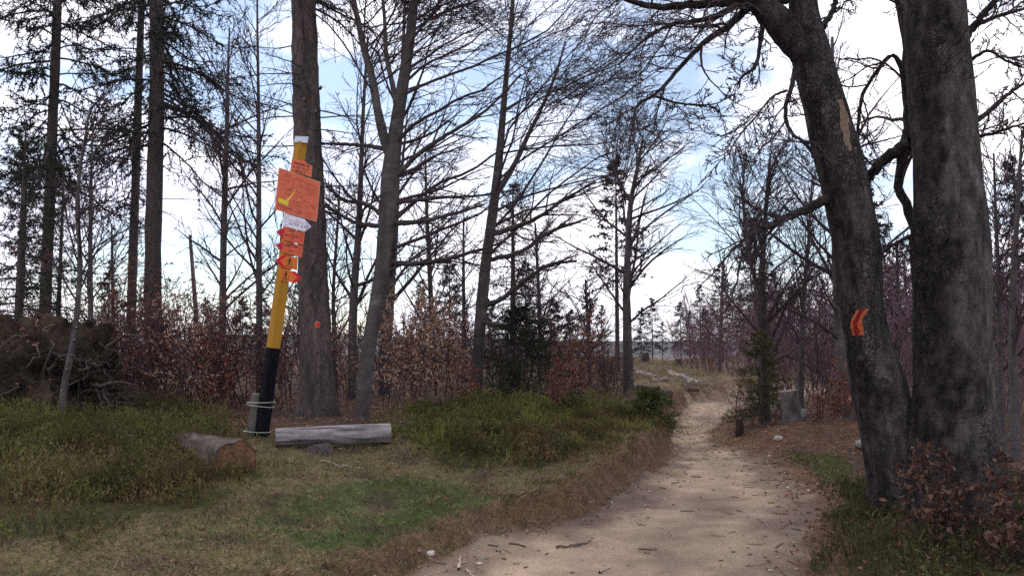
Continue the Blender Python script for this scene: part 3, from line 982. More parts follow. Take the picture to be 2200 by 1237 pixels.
# ------------------------------------------------------------------ trees
TW = np.array([0.062, 0.043, 0.050])
def needles(rng, g, Pn, n, ln, wd, c, cv=0.35, t0=0.0, spread=0.8):
    N, K = Pn.shape[:2]
    M = N * n
    pi = np.repeat(np.arange(N), n)
    t = t0 + (1 - t0) * rng.random(M)
    f = t * (K - 1)
    i = np.clip(f.astype(int), 0, K - 2)
    wgt = (f - i)[:, None]
    pos = Pn[pi, i] * (1 - wgt) + Pn[pi, i + 1] * wgt
    tan = nrm(Pn[pi, i + 1] - Pn[pi, i])
    d = nrm(tan * 0.7 + spread * nrm(rng.normal(size=(M, 3))))
    sd = nrm(np.cross(d, rng.normal(size=(M, 3))))
    l = (ln * (0.6 + 0.8 * rng.random(M)))[:, None]
    wv = (wd * (0.7 + 0.6 * rng.random(M)))[:, None]
    v = np.stack([pos - sd * wv / 2, pos + sd * wv / 2, pos + d * l], 1).reshape(-1, 3)
    cc = np.asarray(c) * (1 - cv + 2 * cv * rng.random((M, 1)))
    g.add(v, tris=np.arange(M * 3).reshape(-1, 3), c=np.repeat(cc, 3, 0))

def conifer(seed, H, r0, z0, Lmax, nb, nlet=14, nl=10, nln=0.08, nw=0.018, droop=0.10, c=(0.020, 0.030, 0.020), lean=(0, 0), dead=14, sides=10, bark=(0.075, 0.058, 0.055), zmax=None, az_bias=None, letlen=0.34, e0=-0.1, e1=0.5, prof=0.75):
    rng = np.random.default_rng(seed)
    gt, gc = G(), G()
    pts = [(0, 0, -0.25), (lean[0] * 0.1, lean[1] * 0.1, 0.3), (lean[0] * 0.4, lean[1] * 0.4, H * 0.4), (lean[0] * 0.8, lean[1] * 0.8, H * 0.75), (lean[0], lean[1], H)]
    tk = Trunk(pts, [r0 * 1.1, r0, r0 * 0.8, r0 * 0.45, 0.012], rings=40, sides=sides, rough=0.09, flare=0.25, seed=seed)
    tk.geo(gt, bark)
    def at(z):
        return np.stack([np.interp(z, tk.p[:, 2], tk.p[:, 0]), np.interp(z, tk.p[:, 2], tk.p[:, 1]), z], -1)
    u = (np.arange(nb) + rng.random(nb)) / nb
    z = z0 + ((zmax or H * 0.99) - z0) * u
    az = rng.random(nb) * 2 * math.pi
    if az_bias is not None:
        az = np.where(rng.random(nb) < az_bias[1], az_bias[0] + rng.normal(size=nb) * 0.7, az)
    rel = np.clip((H - z) / (H - z0), 0, 1)
    L = (Lmax * rel ** prof + 0.12) * (0.65 + 0.55 * rng.random(nb))
    el = e0 + (e1 - e0) * (1 - rel) + 0.12 * rng.normal(size=nb)
    d = np.stack([np.cos(az) * np.cos(el), np.sin(az) * np.cos(el), np.sin(el)], -1)
    K = 8
    B = np.empty((nb, K, 3))
    B[:, 0] = p = at(z)
    for k in range(1, K):
        d = nrm(d + 0.07 * rng.normal(size=(nb, 3)) + np.array([0, 0, -droop if k < 5 else droop * 1.3]))
        p = p + d * (L / (K - 1))[:, None]
        B[:, k] = p
    br = np.clip(L * 0.012, 0.006, 0.03)[:, None] * np.linspace(1, 0.2, K)[None]
    v, q = tubes(B, br, 4)
    gc.add(v, quads=q, c=np.asarray(bark) * 0.7)
    Bl, Rl = spawn(rng, B, br, nlet, 0.12, 0.99, 0.95, 0.25, letlen, 0.4, 4, 0.12, (0, 0, -0.10), (0, 0, -0.25), rmin=0.003, taper=0.6)
    v, q = tubes(Bl, Rl, 3)
    gc.add(v, quads=q, c=np.asarray(bark) * 0.6)
    needles(rng, gc, B, nl * 3, nln, nw, c, t0=0.3)
    needles(rng, gc, Bl, nl, nln, nw, c)
    if dead:
        zz = 0.8 + (z0 - 0.5) * rng.random(dead)
        az = rng.random(dead) * 2 * math.pi
        d = np.stack([np.cos(az), np.sin(az), -0.25 + 0.3 * rng.random(dead)], -1)
        Ld = 0.3 + 0.9 * rng.random(dead) * min(1, Lmax)
        D = np.empty((dead, 5, 3))
        D[:, 0] = p = at(zz)
        for k in range(1, 5):
            d = nrm(d + 0.1 * rng.normal(size=(dead, 3)) + np.array([0, 0, -0.06]))
            p = p + d * (Ld / 4)[:, None]
            D[:, k] = p
        R = np.full((dead, 5), 1.0) * np.linspace(0.010, 0.003, 5)
        v, q = tubes(D, R, 4)
        gc.add(v, quads=q, c=TW)
        T2_, R2_ = spawn(rng, D, R, 4, 0.3, 0.95, 0.8, 0.3, 0.45, 0.5, 3, 0.15, (0, 0, -0.05), rmin=0.003)
        v, q = tubes(T2_, R2_, 3)
        gc.add(v, quads=q, c=TW)
    return gt, gc, tk

def put_conifer(name, loc, label, group=None, rz=0.0, kind='tree', **k):
    gt, gc, tk = conifer(**k)
    r = thing(name, loc, label, kind, group)
    r.rotation_euler = (0, 0, rz)
    gt.build('trunk', M_spruce, r, True)
    gc.build('crown', M_needle, r)
    return r, tk

def stem_px(pts, Y, dY=0.0):
    """list of (px, py, width px) -> world points and radii at distance Y (dY = change of distance to the top)"""
    n = len(pts)
    out, rad = [], []
    for i, (a, b, wv) in enumerate(pts):
        y = Y + dY * i / max(n - 1, 1)
        out.append(P(a, b, y))
        rad.append(wv / 2 / FPX * y)
    return np.array(out), np.array(rad)

def twigs(rng, gc, src, levels, c=TW, cv=0.25):
    cur = src
    allp = []
    for lv in levels:
        S = lv.pop('S')
        Pn, R = spawn(rng, cur[0], cur[1], **lv)
        v, q = tubes(Pn, R, S)
        k = len(v) // len(Pn)
        cc = np.asarray(c) * (1 - cv + 2 * cv * rng.random((len(Pn), 1)))
        gc.add(v, quads=q, c=np.repeat(cc, k, 0))
        cur = (Pn, R)
        allp.append(cur)
    return allp

def resample(pts, rad, K):
    p, r = spline(pts, rad, K)
    return p[None], r[None]

# ---- 1. big conifer trunk behind the signpost
def big_fir():
    Y = 11.8
    b = base(683, Y)
    pts, rad = stem_px([(684, 930, 74), (683, 900, 70), (680, 800, 66), (675, 650, 62), (668, 450, 60), (661, 300, 58), (656, 150, 56), (653, 0, 52), (649, -300, 46), (645, -700, 36)], Y)
    pts[0][2] = b[2] - 0.2
    r = thing('spruce_tree', b, 'thick rough-barked spruce trunk directly behind the signpost', 'tree')
    o = np.array(r.location)
    tk = Trunk(pts - o, rad, rings=150, sides=36, rough=0.085, flare=0.42, seed=7, nscale=8, vstretch=0.5)
    g = G()
    def cc(u, th, s):
        q = np.stack([np.cos(th) * 2, np.sin(th) * 2, u * 0.12], -1)
        f = 0.85 + 0.35 * vnoise(q, 4.5, 3) + 0.3 * vnoise(q, 1.2, 5)
        return np.array([0.098, 0.075, 0.070]) * np.clip(f, 0.3, 1.6)[..., None]
    tk.geo(g, cc)
    trunk = g.build('trunk', M_spruce, r, True)
    patch(trunk, tk, o, 685, 692, 7.5, 9, 'painted_mark', 'orange red paint dot on the bark', lambda a, b_: (0.62, 0.05, 0.03) if a * a + b_ * b_ < 0.35 else (0.55, 0.2, 0.12), shape='blob')
    for px, py in ((689, 188), (656, 214), (679, 240)):
        q = P(px, py, Y - 0.22) - o
        gg = G()
        d = np.array([(px - 668) * 0.02, -1.0, 0.1]); d = d / np.linalg.norm(d)
        st, qd = tubes(np.array([[q + d * t for t in (-0.06, 0.0, 0.04)]]), np.array([[0.022, 0.019, 0.015]]), 8)
        gg.add(st, quads=qd, c=(0.10, 0.07, 0.05))
        e = st[-8:]
        gg.add(np.concatenate([e, e.mean(0)[None]]), tris=[(i, (i + 1) % 8, 8) for i in range(8)], c=(0.3, 0.22, 0.16))
        gg.build('branch_stub', M_wood, r)
    # needled boughs high on the trunk, hanging to the right
    rng = np.random.default_rng(77)
    gc = G()
    nb = 26
    zz = 5.9 + 4.5 * rng.random(nb) ** 1.2
    az = rng.normal(size=nb) * 0.9 + 0.1
    start = np.stack([np.interp(zz, tk.p[:, 2], tk.p[:, 0]), np.interp(zz, tk.p[:, 2], tk.p[:, 1]), zz], -1)
    d = np.stack([np.cos(az), np.sin(az), 0.15 + 0 * az], -1)
    B = np.empty((nb, 8, 3)); B[:, 0] = start; p = start.copy()
    L = 1.2 + 1.1 * rng.random(nb)
    for k in range(1, 8):
        d = nrm(d + 0.06 * rng.normal(size=(nb, 3)) + np.array([0, 0, -0.10]))
        p = p + d * (L / 7)[:, None]; B[:, k] = p
    R = np.ones((nb, 1)) * np.linspace(0.022, 0.004, 8)[None]
    v, q = tubes(B, R, 5); gc.add(v, quads=q, c=TW)
    Bl, Rl = spawn(rng, B, R, 18, 0.15, 1, 0.9, 0.3, 0.32, 0.4, 4, 0.12, (0, 0, -0.14), (0, 0, -0.4))
    v, q = tubes(Bl, Rl, 3); gc.add(v, quads=q, c=TW)
    needles(rng, gc, Bl, 26, 0.06, 0.012, (0.018, 0.024, 0.020)); needles(rng, gc, B, 40, 0.06, 0.012, (0.018, 0.024, 0.020), t0=0.3)
    # long thin dead side branches
    nd = 22
    zz = 1.8 + 3.8 * rng.random(nd); az = rng.random(nd) * 6.28
    start = np.stack([np.interp(zz, tk.p[:, 2], tk.p[:, 0]), np.interp(zz, tk.p[:, 2], tk.p[:, 1]), zz], -1)
    d = np.stack([np.cos(az), np.sin(az), 0.1 - 0.3 * rng.random(nd)], -1)
    D = np.empty((nd, 7, 3)); D[:, 0] = start; p = start.copy(); L = 0.7 + 1.2 * rng.random(nd)
    for k in range(1, 7):
        d = nrm(d + 0.1 * rng.normal(size=(nd, 3))); p = p + d * (L / 6)[:, None]; D[:, k] = p
    R = np.ones((nd, 1)) * np.linspace(0.012, 0.003, 7)[None]
    v, q = tubes(D, R, 4); gc.add(v, quads=q, c=TW)
    twigs(rng, gc, (D, R), [dict(n=6, t0=0.25, t1=0.98, ang=0.8, asd=0.3, ratio=0.4, lsd=0.5, K=4, wig=0.15, S=3), dict(n=3, t0=0.3, t1=0.98, ang=0.7, asd=0.3, ratio=0.5, lsd=0.5, K=3, wig=0.15, S=3)])
    gc.build('crown', M_needle, r)
def patch(parent, tk, o, px, py, wpx, hpx, name, label, colf, shape='blob', off=0.004, nu=14, nv=18, keep=None, m=None):
    """thin skin of paint or bare wood lying on a stem, centred where the stem shows at that spot"""
    best, bu, bt = 1e9, 0, 0
    us = np.linspace(0, tk.rings - 1.01, tk.rings * 3)
    ths = np.linspace(0, 2 * math.pi, 180, endpoint=False)
    Ug, Tg = np.meshgrid(us, ths, indexing='ij')
    S = tk.surf(Ug, Tg) + o
    X, Yp = pix(S)
    dist = (X - px) ** 2 + (Yp - py) ** 2 + 60 * (S[..., 1] - S[..., 1].min(1, keepdims=True)) * 40
    k = np.unravel_index(np.argmin(dist), dist.shape)
    u0, t0 = us[k[0]], ths[k[1]]
    i0 = int(min(u0, tk.rings - 2))
    du = 1.0 / max(tk.len[i0 + 1] - tk.len[i0], 1e-6)
    dep = S[k][1]
    rr = np.interp(u0, np.arange(tk.rings), tk.r)
    hw, hh = wpx / FPX * dep, hpx / FPX * dep
    a = np.linspace(-1, 1, nu); b = np.linspace(-1, 1, nv)
    Aa, Bb = np.meshgrid(a, b, indexing='ij')
    sgn = -1 if pix(tk.surf(np.array(u0), np.array(t0 + 0.1)) + o)[0] < pix(tk.surf(np.array(u0), np.array(t0)) + o)[0] else 1
    V = tk.surf(u0 + Bb * hh * du, t0 + sgn * Aa * hw / rr, off)
    cols = np.array([[colf(x, y) for y in b] for x in a])
    nz_ = 0.35 * vnoise(np.stack([Aa * 2.2, Bb * 2.2, 0 * Aa + px], -1), 1.3, 3)
    if keep is None:
        kp = (Aa ** 2 + Bb ** 2 + nz_) < 0.85
    else:
        kp = keep(Aa, Bb, nz_)
    idx = np.arange(nu * nv).reshape(nu, nv)
    Q = np.stack([idx[:-1, :-1], idx[1:, :-1], idx[1:, 1:], idx[:-1, 1:]], -1)
    if sgn < 0: Q = Q[..., ::-1]
    sel = kp[:-1, :-1] & kp[1:, 1:] & kp[1:, :-1] & kp[:-1, 1:]
    q = Q[sel]
    un, inv = np.unique(q, return_inverse=True)
    g = G().add(V.reshape(-1, 3)[un], quads=inv.reshape(-1, 4), c=cols.reshape(-1, 3)[un])
    ob = g.build(name, m or M_mark, parent, True)
    ob['label'] = label
    return ob
big_fir()

# ---- 2. bare deciduous trees whose stems can be followed
def bare_tree(name, label, stems, levels, seed, Y, dY=0.0, group=None, rings=70, sides=14, rough=0.05, flare=0.25, bark=(0.082, 0.069, 0.067), limbs=(), limb_levels=None, c=TW, kind='tree', m=None, stem_t=(0.3, 1.0), barkf=None):
    rng = np.random.default_rng(seed)
    w0, r0 = stem_px(stems[0], Y, dY)
    b = np.array([w0[0][0], w0[0][1], 0])
    b[2] = hz(b[0], b[1])
    w0[0][2] = min(w0[0][2], b[2] - 0.15)
    r = thing(name, b, label, kind, group)
    gt, gc = G(), G()
    tk0 = None
    src = []
    for i, st in enumerate(stems):
        wp, rp = (w0, r0) if i == 0 else stem_px(st, Y, dY)
        tk = Trunk(wp - b, rp, rings=rings if i == 0 else rings // 2, sides=sides if i == 0 else max(8, sides - 4), rough=rough, flare=flare if i == 0 else 0, seed=seed + i)
        tk.geo(gt, barkf or (lambda u, th, s: np.asarray(bark) * np.clip(0.9 + 0.35 * vnoise(np.stack([np.cos(th), np.sin(th), u * 0.15], -1), 2.0, seed) + 0.2 * vnoise(np.stack([np.cos(th), np.sin(th), u * 0.6], -1), 3.0, seed + 1), 0.3, 1.6)[..., None]))
        tk0 = tk0 or tk
        src.append(resample(tk.p, tk.r, 24))
    trunk = gt.build('trunk', m or M_beech, r, True)
    S = cat(*src)
    if levels:
        lv0 = dict(levels[0])
        twigs(rng, gc, S, [lv0] + [dict(x_) for x_ in levels[1:]], c)
    ls = []
    for lb in limbs:
        lab = None
        lp, lr = stem_px(lb['p'], lb.get('Y', Y), lb.get('dY', 0.0))
        sp, sr = spline(lp - b, lr, 30)
        rn = np.random.default_rng(seed + len(ls))
        sp[2:] += np.minimum(0.16 * sr[2:, None], 0.006) * rn.normal(size=(28, 3))
        g = G()
        v, q = tubes(sp[None], sr[None] * (1 + 0.035 * rn.normal(size=(1, 30))), 12)
        g.add(v, quads=q, c=np.asarray(bark) * 0.72)
        g.build('limb', m or M_beech, r, True)
        ls.append((sp[None], sr[None]))
    if ls and limb_levels:
        idx = np.linspace(0, 29, 14).astype(int)
        twigs(rng, gc, (np.concatenate([p[:, idx] for p, _ in ls]), np.concatenate([q[:, idx] for _, q in ls])), [dict(x_) for x_ in limb_levels], c)
    if gc.n:
        gc.build('crown', M_twig, r, True)
    return r, tk0, trunk, b

def LV(n, t0, t1, ang, asd, ratio, lsd, K, wig, S, trop=(0, 0, 0), bias=(0, 0, 0), rr=0.5, rmin=0.0035, taper=0.5, absL=None):
    d = dict(n=n, t0=t0, t1=t1, ang=ang, asd=asd, ratio=ratio, lsd=lsd, K=K, wig=wig, S=S, trop=trop, bias=bias, rr=rr, rmin=rmin, taper=taper)
    if absL: d['absL'] = absL
    return d

# beech with two stems, wind-swept to the right
bare_tree('beech_tree', 'leafless forked beech just right of the signpost, branches sweeping right', [
    [(772, 925, 34), (777, 890, 30), (790, 760, 31), (808, 660, 33), (822, 580, 35), (832, 470, 38), (840, 370, 40), (852, 270, 30), (866, 180, 26), (880, 90, 22), (890, 0, 19), (905, -150, 14), (925, -380, 6)],
    [(843, 345, 26), (828, 305, 22), (812, 240, 19), (800, 170, 17), (786, 120, 15), (772, 60, 13), (755, -30, 10), (740, -140, 6)],
    [(856, 250, 15), (845, 190, 12), (830, 120, 10), (826, 40, 8), (815, -60, 5)]],
    [LV(24, 0.28, 0.97, 0.95, 0.25, 0.46, 0.45, 12, 0.11, 5, (0.018, 0.0, 0.010), (0.75, 0, 0.0), 0.27, 0.004, 0.3, absL=6.5),
     LV(9, 0.12, 0.97, 0.55, 0.2, 0.36, 0.4, 6, 0.08, 3, (0.03, 0, 0.01), (0.3, 0, 0.1)),
     LV(6, 0.12, 0.98, 0.6, 0.2, 0.42, 0.4, 4, 0.10, 3, (0.02, 0, 0.02)),
     LV(2, 0.2, 0.98, 0.6, 0.25, 0.5, 0.4, 3, 0.12, 3, rmin=0.003)], 11, 11.5,
    limbs=[dict(p=[(838, 480, 14), (880, 478, 11), (930, 470, 9), (990, 455, 7), (1040, 440, 4)], dY=-0.6), dict(p=[(822, 560, 13), (880, 567, 11), (940, 560, 10), (1020, 540, 7), (1080, 520, 4)], dY=0.5), dict(p=[(840, 390, 13), (900, 330, 10), (960, 290, 8), (1040, 240, 6), (1120, 160, 4)], dY=-0.8),
           dict(p=[(836, 478, 10), (790, 440, 9), (740, 430, 7), (700, 400, 4)], dY=0.8), dict(p=[(826, 320, 10), (780, 312, 8), (730, 310, 7), (690, 308, 4)], dY=0.5), dict(p=[(836, 485, 11), (770, 480, 9), (720, 455, 7), (660, 410, 4)], dY=1.2)],
    limb_levels=[LV(12, 0.2, 0.97, 0.55, 0.2, 0.4, 0.4, 7, 0.08, 4, (0.03, 0, 0.02)), LV(6, 0.15, 0.98, 0.55, 0.2, 0.42, 0.4, 5, 0.1, 3), LV(3, 0.2, 0.98, 0.6, 0.25, 0.45, 0.4, 3, 0.12, 3)])
# slender beech further right
bare_tree('beech_tree', 'slender leafless beech in the middle, leaning right with long rising branches', [
    [(1022, 880, 26), (1025, 790, 26), (1033, 680, 25), (1042, 580, 24), (1054, 490, 22), (1066, 400, 20), (1074, 320, 17), (1081, 240, 14), (1090, 140, 11), (1100, 30, 9), (1108, -120, 7), (1115, -300, 4)],
    [(1063, 420, 15), (1090, 380, 13), (1112, 340, 11), (1130, 300, 10), (1160, 240, 8), (1190, 170, 6), (1215, 90, 4)]],
    [LV(26, 0.26, 0.97, 0.90, 0.22, 0.46, 0.45, 11, 0.10, 5, (0.025, 0, 0.012), (0.9, 0, 0.0), 0.28, 0.004, 0.3, absL=7.5),
     LV(9, 0.12, 0.97, 0.5, 0.18, 0.36, 0.4, 6, 0.07, 3, (0.035, 0, 0.01), (0.3, 0, 0)),
     LV(6, 0.12, 0.98, 0.55, 0.2, 0.42, 0.4, 4, 0.10, 3, (0.03, 0, 0.01)),
     LV(2, 0.2, 0.98, 0.6, 0.25, 0.5, 0.4, 3, 0.12, 3, rmin=0.004)], 12, 15.0,
    limbs=[dict(p=[(1052, 505, 13), (1100, 490, 11), (1150, 470, 9), (1210, 430, 7), (1280, 390, 4)], dY=-1), dict(p=[(1036, 660, 12), (1080, 640, 10), (1130, 600, 9), (1180, 570, 7), (1240, 560, 4)], dY=-1.2), dict(p=[(1045, 560, 11), (1120, 540, 9), (1180, 500, 8), (1260, 470, 5)], dY=1.0), dict(p=[(1032, 690, 9), (1080, 700, 8), (1140, 680, 6), (1200, 690, 4)], dY=-1.5)],
    limb_levels=[LV(13, 0.15, 0.97, 0.55, 0.2, 0.4, 0.4, 7, 0.08, 4, (0.04, 0, 0.02)), LV(6, 0.15, 0.98, 0.55, 0.2, 0.42, 0.4, 5, 0.1, 3), LV(3, 0.2, 0.98, 0.6, 0.25, 0.45, 0.4, 3, 0.12, 3, rmin=0.004)])

# thinner bare trees: (stem px list, distance, seed, label, sweep)
def thin(stem, Y, seed, label, sweep=(0, 0, 0.2), n=16, t0=0.25, absL=4.0, dense=1.0, bark=(0.085, 0.072, 0.074), dY=0, name='bare_tree', group='thin leafless trees', ang=0.8):
    return bare_tree(name, label, stem, [
        LV(int(n * 1.25), t0, 0.98, ang, 0.25, 0.46, 0.45, 8, 0.08, 4, (0.02 + 0.02 * sweep[0], 0, 0.012), sweep, 0.45, 0.0045, 0.45, absL=absL),
        LV(max(3, int(8 * dense)), 0.12, 0.97, 0.62, 0.2, 0.38, 0.4, 5, 0.09, 3, (0.02 * sweep[0], 0, 0.02), rmin=0.004),
        LV(max(2, int(5 * dense)), 0.15, 0.98, 0.6, 0.2, 0.45, 0.4, 3, 0.11, 3, (0, 0, 0.02), rmin=0.004)], seed, Y, dY, rings=50, sides=9, flare=0.15, bark=bark, group=group)
thin([[(757, 900, 20), (757, 760, 19), (760, 640, 18), (770, 500, 14), (775, 380, 11), (780, 250, 8), (790, 80, 5)]], 15.5, 21, 'straight dark thin tree between the spruce trunk and the forked beech', (0.2, 0, 0.1), n=20, absL=4)
thin([[(826, 900, 30), (828, 750, 28), (836, 620, 26), (846, 500, 20), (852, 380, 15), (862, 200, 10), (870, 0, 6)]], 16.5, 22, 'grey leafless tree half hidden right behind the forked beech', (0.5, 0, 0.1), n=18, absL=5)
thin([[(478, 900, 17), (478, 690, 15), (480, 520, 14), (484, 380, 12), (488, 250, 9), (490, 150, 6), (493, 60, 3)]], 15.5, 23, 'slim pale leafless tree left of the signpost with a tuft on top', (0.2, 0, 0.2), n=24, absL=4)
thin([[(557, 900, 15), (557, 690, 14), (556, 520, 12), (556, 350, 10), (555, 200, 7), (553, 60, 5), (552, -80, 3)]], 15.0, 24, 'slim leafless tree just left of the signpost boards', (-0.2, 0, 0.1), n=26, absL=4.5)
crooked, _a, _b, _c = thin([[(128, 905, 16), (140, 820, 14), (158, 730, 12), (168, 640, 11), (172, 560, 10), (166, 440, 8), (170, 380, 7), (182, 300, 5), (195, 230, 3)]], 9.8, 25, 'crooked grey sapling with pale cut stubs before the uprooted root plate', (0.1, 0, 0.4), n=14, t0=0.4, absL=2.4, ang=0.55)
def stubs(rt, spots, Y):
    o = np.array(rt.location)
    for px, py, sd in spots:
        a = P(px, py, Y - 0.03) - o
        d = nrm(np.array([sd, -0.9, 0.25]))
        v, q = tubes(np.array([[a - d * 0.03, a, a + d * 0.02]]), np.array([[0.013, 0.012, 0.011]]), 8)
        g = G().add(v, quads=q, c=(0.10, 0.085, 0.08))
        g.add(np.concatenate([v[-8:], v[-8:].mean(0)[None]]), tris=[(i, (i + 1) % 8, 8) for i in range(8)] + [((i + 1) % 8, i, 8) for i in range(8)], c=(0.50, 0.42, 0.34))
        g.build('cut_stub', M_wood, rt)
stubs(crooked, ((135, 839, -0.4), (146, 793, -0.4), (156, 763, -0.3), (160, 730, 0.1), (165, 703, 0.2), (163, 684, -0.4)), 9.8)
thin([[(196, 900, 12), (195, 700, 11), (194, 520, 9), (196, 380, 6), (200, 260, 3)]], 13.0, 26, 'thin bare sapling right behind the crooked grey sapling', (0.2, 0, 0.4), n=16, t0=0.35, absL=2.6, ang=0.55)
thin([[(243, 900, 9), (243, 700, 8), (241, 560, 6), (240, 480, 3)]], 14.5, 27, 'short thin bare sapling left of the twin conifer trunks', (0.1, 0, 0.3), n=14, absL=2.2, ang=0.6)
bare_tree('dead_snag', 'pale dead snag with a snapped top beyond the shrubs', [[(424, 900, 11), (420, 660, 10), (414, 580, 9), (408, 505, 7)]], [LV(6, 0.3, 0.9, 1.1, 0.3, 0.05, 0.5, 4, 0.1, 3, absL=6)], 28, 22, rings=30, sides=8, bark=(0.17, 0.13, 0.13), kind='dead tree')
thin([[(1352, 862, 27), (1350, 830, 24), (1348, 720, 20), (1346, 620, 16), (1350, 520, 13), (1356, 430, 11), (1370, 360, 8), (1382, 290, 4)], [(1356, 435, 7), (1335, 400, 6), (1318, 360, 4), (1300, 330, 3)]], 20.0, 29, 'leafless beech with a dark base standing where the path bends', (0.3, 0, 0.2), n=24, t0=0.28, absL=5.5, name='beech_tree')
thin([[(1642, 930, 28), (1641, 860, 25), (1640, 760, 23), (1637, 680, 20), (1634, 620, 15), (1640, 540, 11), (1645, 450, 8), (1655, 330, 4)], [(1635, 640, 9), (1612, 560, 7), (1600, 470, 6), (1590, 380, 3)]], 14.2, 30, 'leafless tree with mossy foot right of the path', (0.1, 0, 0.45), n=26, t0=0.2, absL=3.6, ang=0.65, name='beech_tree', bark=(0.07, 0.055, 0.055))
r6, tk6, tr6, o6 = thin([[(1818, 925, 36), (1816, 880, 34), (1812, 780, 32), (1806, 690, 30), (1800, 560, 26), (1795, 420, 20), (1790, 250, 12), (1788, 80, 6)]], 14.0, 31, 'grey trunk with small orange squares seen left of the leaning beech', (-0.4, 0, 0.2), n=20, t0=0.2, absL=4.2, name='beech_tree', bark=(0.10, 0.082, 0.082))
patch(tr6, tk6, o6, 1818, 843, 4.5, 4.5, 'painted_mark', 'small red painted square', lambda a, b: (0.38, 0.07, 0.06), keep=lambda A, B, n: (np.abs(A) < .9) & (np.abs(B) < .9), off=0.006)
patch(tr6, tk6, o6, 1824, 858, 6.5, 8, 'painted_mark', 'orange painted square with pale centre', lambda a, b: (0.60, 0.40, 0.28) if abs(a) < .5 and abs(b) < .5 else (0.55, 0.12, 0.05), keep=lambda A, B, n: (np.abs(A) < .95) & (np.abs(B) < .95), off=0.010)
thin([[(2155, 1010, 18), (2152, 900, 15), (2150, 760, 13), (2146, 620, 10), (2140, 480, 7), (2135, 330, 4)]], 10.5, 32, 'thin bare sapling right of the thickest beech', (0.1, 0, 0.3), n=18, t0=0.3, absL=3, ang=0.6)
thin([[(2182, 1000, 22), (2180, 880, 20), (2176, 740, 17), (2178, 600, 13), (2186, 450, 9), (2196, 280, 5)]], 10.0, 33, 'bare forked sapling at the right border of the view', (-0.1, 0, 0.3), n=18, t0=0.3, absL=3, ang=0.6)
thin([[(1158, 860, 10), (1160, 700, 9), (1155, 580, 7), (1150, 480, 4)]], 19, 34, 'thin leafless tree in front of the dark spruce in the middle', (0.3, 0, 0.2), n=20, absL=3.2)
thin([[(1268, 860, 9), (1266, 760, 8), (1262, 680, 7), (1258, 600, 4)]], 18, 35, 'low bare sapling above the sunlit bilberry left of the path', (0.3, 0, 0.3), n=20, absL=2.6)
thin([[(930, 860, 13), (928, 700, 12), (922, 560, 10), (916, 430, 7), (914, 330, 3)]], 19, 36, 'straight leafless tree between the two beeches', (0.4, 0, 0.1), n=22, absL=3.8)
thin([[(998, 860, 10), (997, 720, 9), (996, 600, 7), (996, 470, 4)]], 22, 37, 'bare pole-like tree left of the slender beech', (0.1, 0, 0.1), n=18, absL=3)
thin([[(722, 900, 11), (720, 760, 10), (716, 640, 8), (724, 500, 6), (730, 400, 3)]], 17, 38, 'thin bare sapling tight against the big spruce trunk on its right', (0.4, 0, 0.2), n=20, absL=3.2)
thin([[(600, 900, 9), (602, 760, 8), (600, 620, 6), (604, 480, 3)]], 18, 39, 'faint bare sapling behind the yellow post', (-0.3, 0, 0.2), n=20, absL=3.2)
thin([[(1545, 800, 8), (1546, 740, 7), (1550, 650, 6), (1556, 540, 3)]], 30, 40, 'far thin bare tree above the purple brush hill', (0.1, 0, 0.3), n=18, absL=5)
thin([[(1720, 900, 13), (1722, 780, 11), (1728, 640, 9), (1738, 500, 6), (1745, 380, 3)]], 17, 41, 'leafless tree between the mossy-footed tree and the leaning beech', (-0.2, 0, 0.3), n=24, absL=4, ang=0.6)
thin([[(1925, 960, 12), (1928, 800, 10), (1930, 660, 8), (1926, 520, 5)]], 15, 42, 'bare sapling seen through the gap between the two big beeches', (0.1, 0, 0.3), n=20, absL=3, ang=0.6)

# ---- 3. the two big beeches on the right
def bigbark(dark_th, seed, dark_w=0.9):
    def f(u, th, s):
        q = np.stack([np.cos(th) * 1.2, np.sin(th) * 1.2, u * 0.10], -1)
        n1_ = fbm(q, 1.6, 4, seed)
        n2_ = fbm(q, 6.0, 3, seed + 5)
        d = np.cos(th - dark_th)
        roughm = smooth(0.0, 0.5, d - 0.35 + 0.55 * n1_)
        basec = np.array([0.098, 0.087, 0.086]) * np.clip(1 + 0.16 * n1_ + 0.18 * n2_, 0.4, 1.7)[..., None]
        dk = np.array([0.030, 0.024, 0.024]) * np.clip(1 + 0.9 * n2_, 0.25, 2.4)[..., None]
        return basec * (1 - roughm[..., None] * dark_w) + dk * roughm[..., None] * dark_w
    return f
GN = [LV(12, 0.15, 0.97, 0.7, 0.3, 0.42, 0.5, 9, 0.16, 4, (0, 0, -0.02), (0, 0, -0.1), 0.5, 0.004, 0.4),
      LV(7, 0.15, 0.98, 0.65, 0.3, 0.38, 0.5, 6, 0.18, 3, (0, 0, 0.0)),
      LV(4, 0.15, 0.98, 0.7, 0.3, 0.42, 0.5, 4, 0.2, 3, (0, 0, 0.03), rmin=0.003),
      LV(1, 0.3, 0.98, 0.7, 0.3, 0.45, 0.5, 3, 0.2, 3, (0, 0, 0.03), rmin=0.003)]
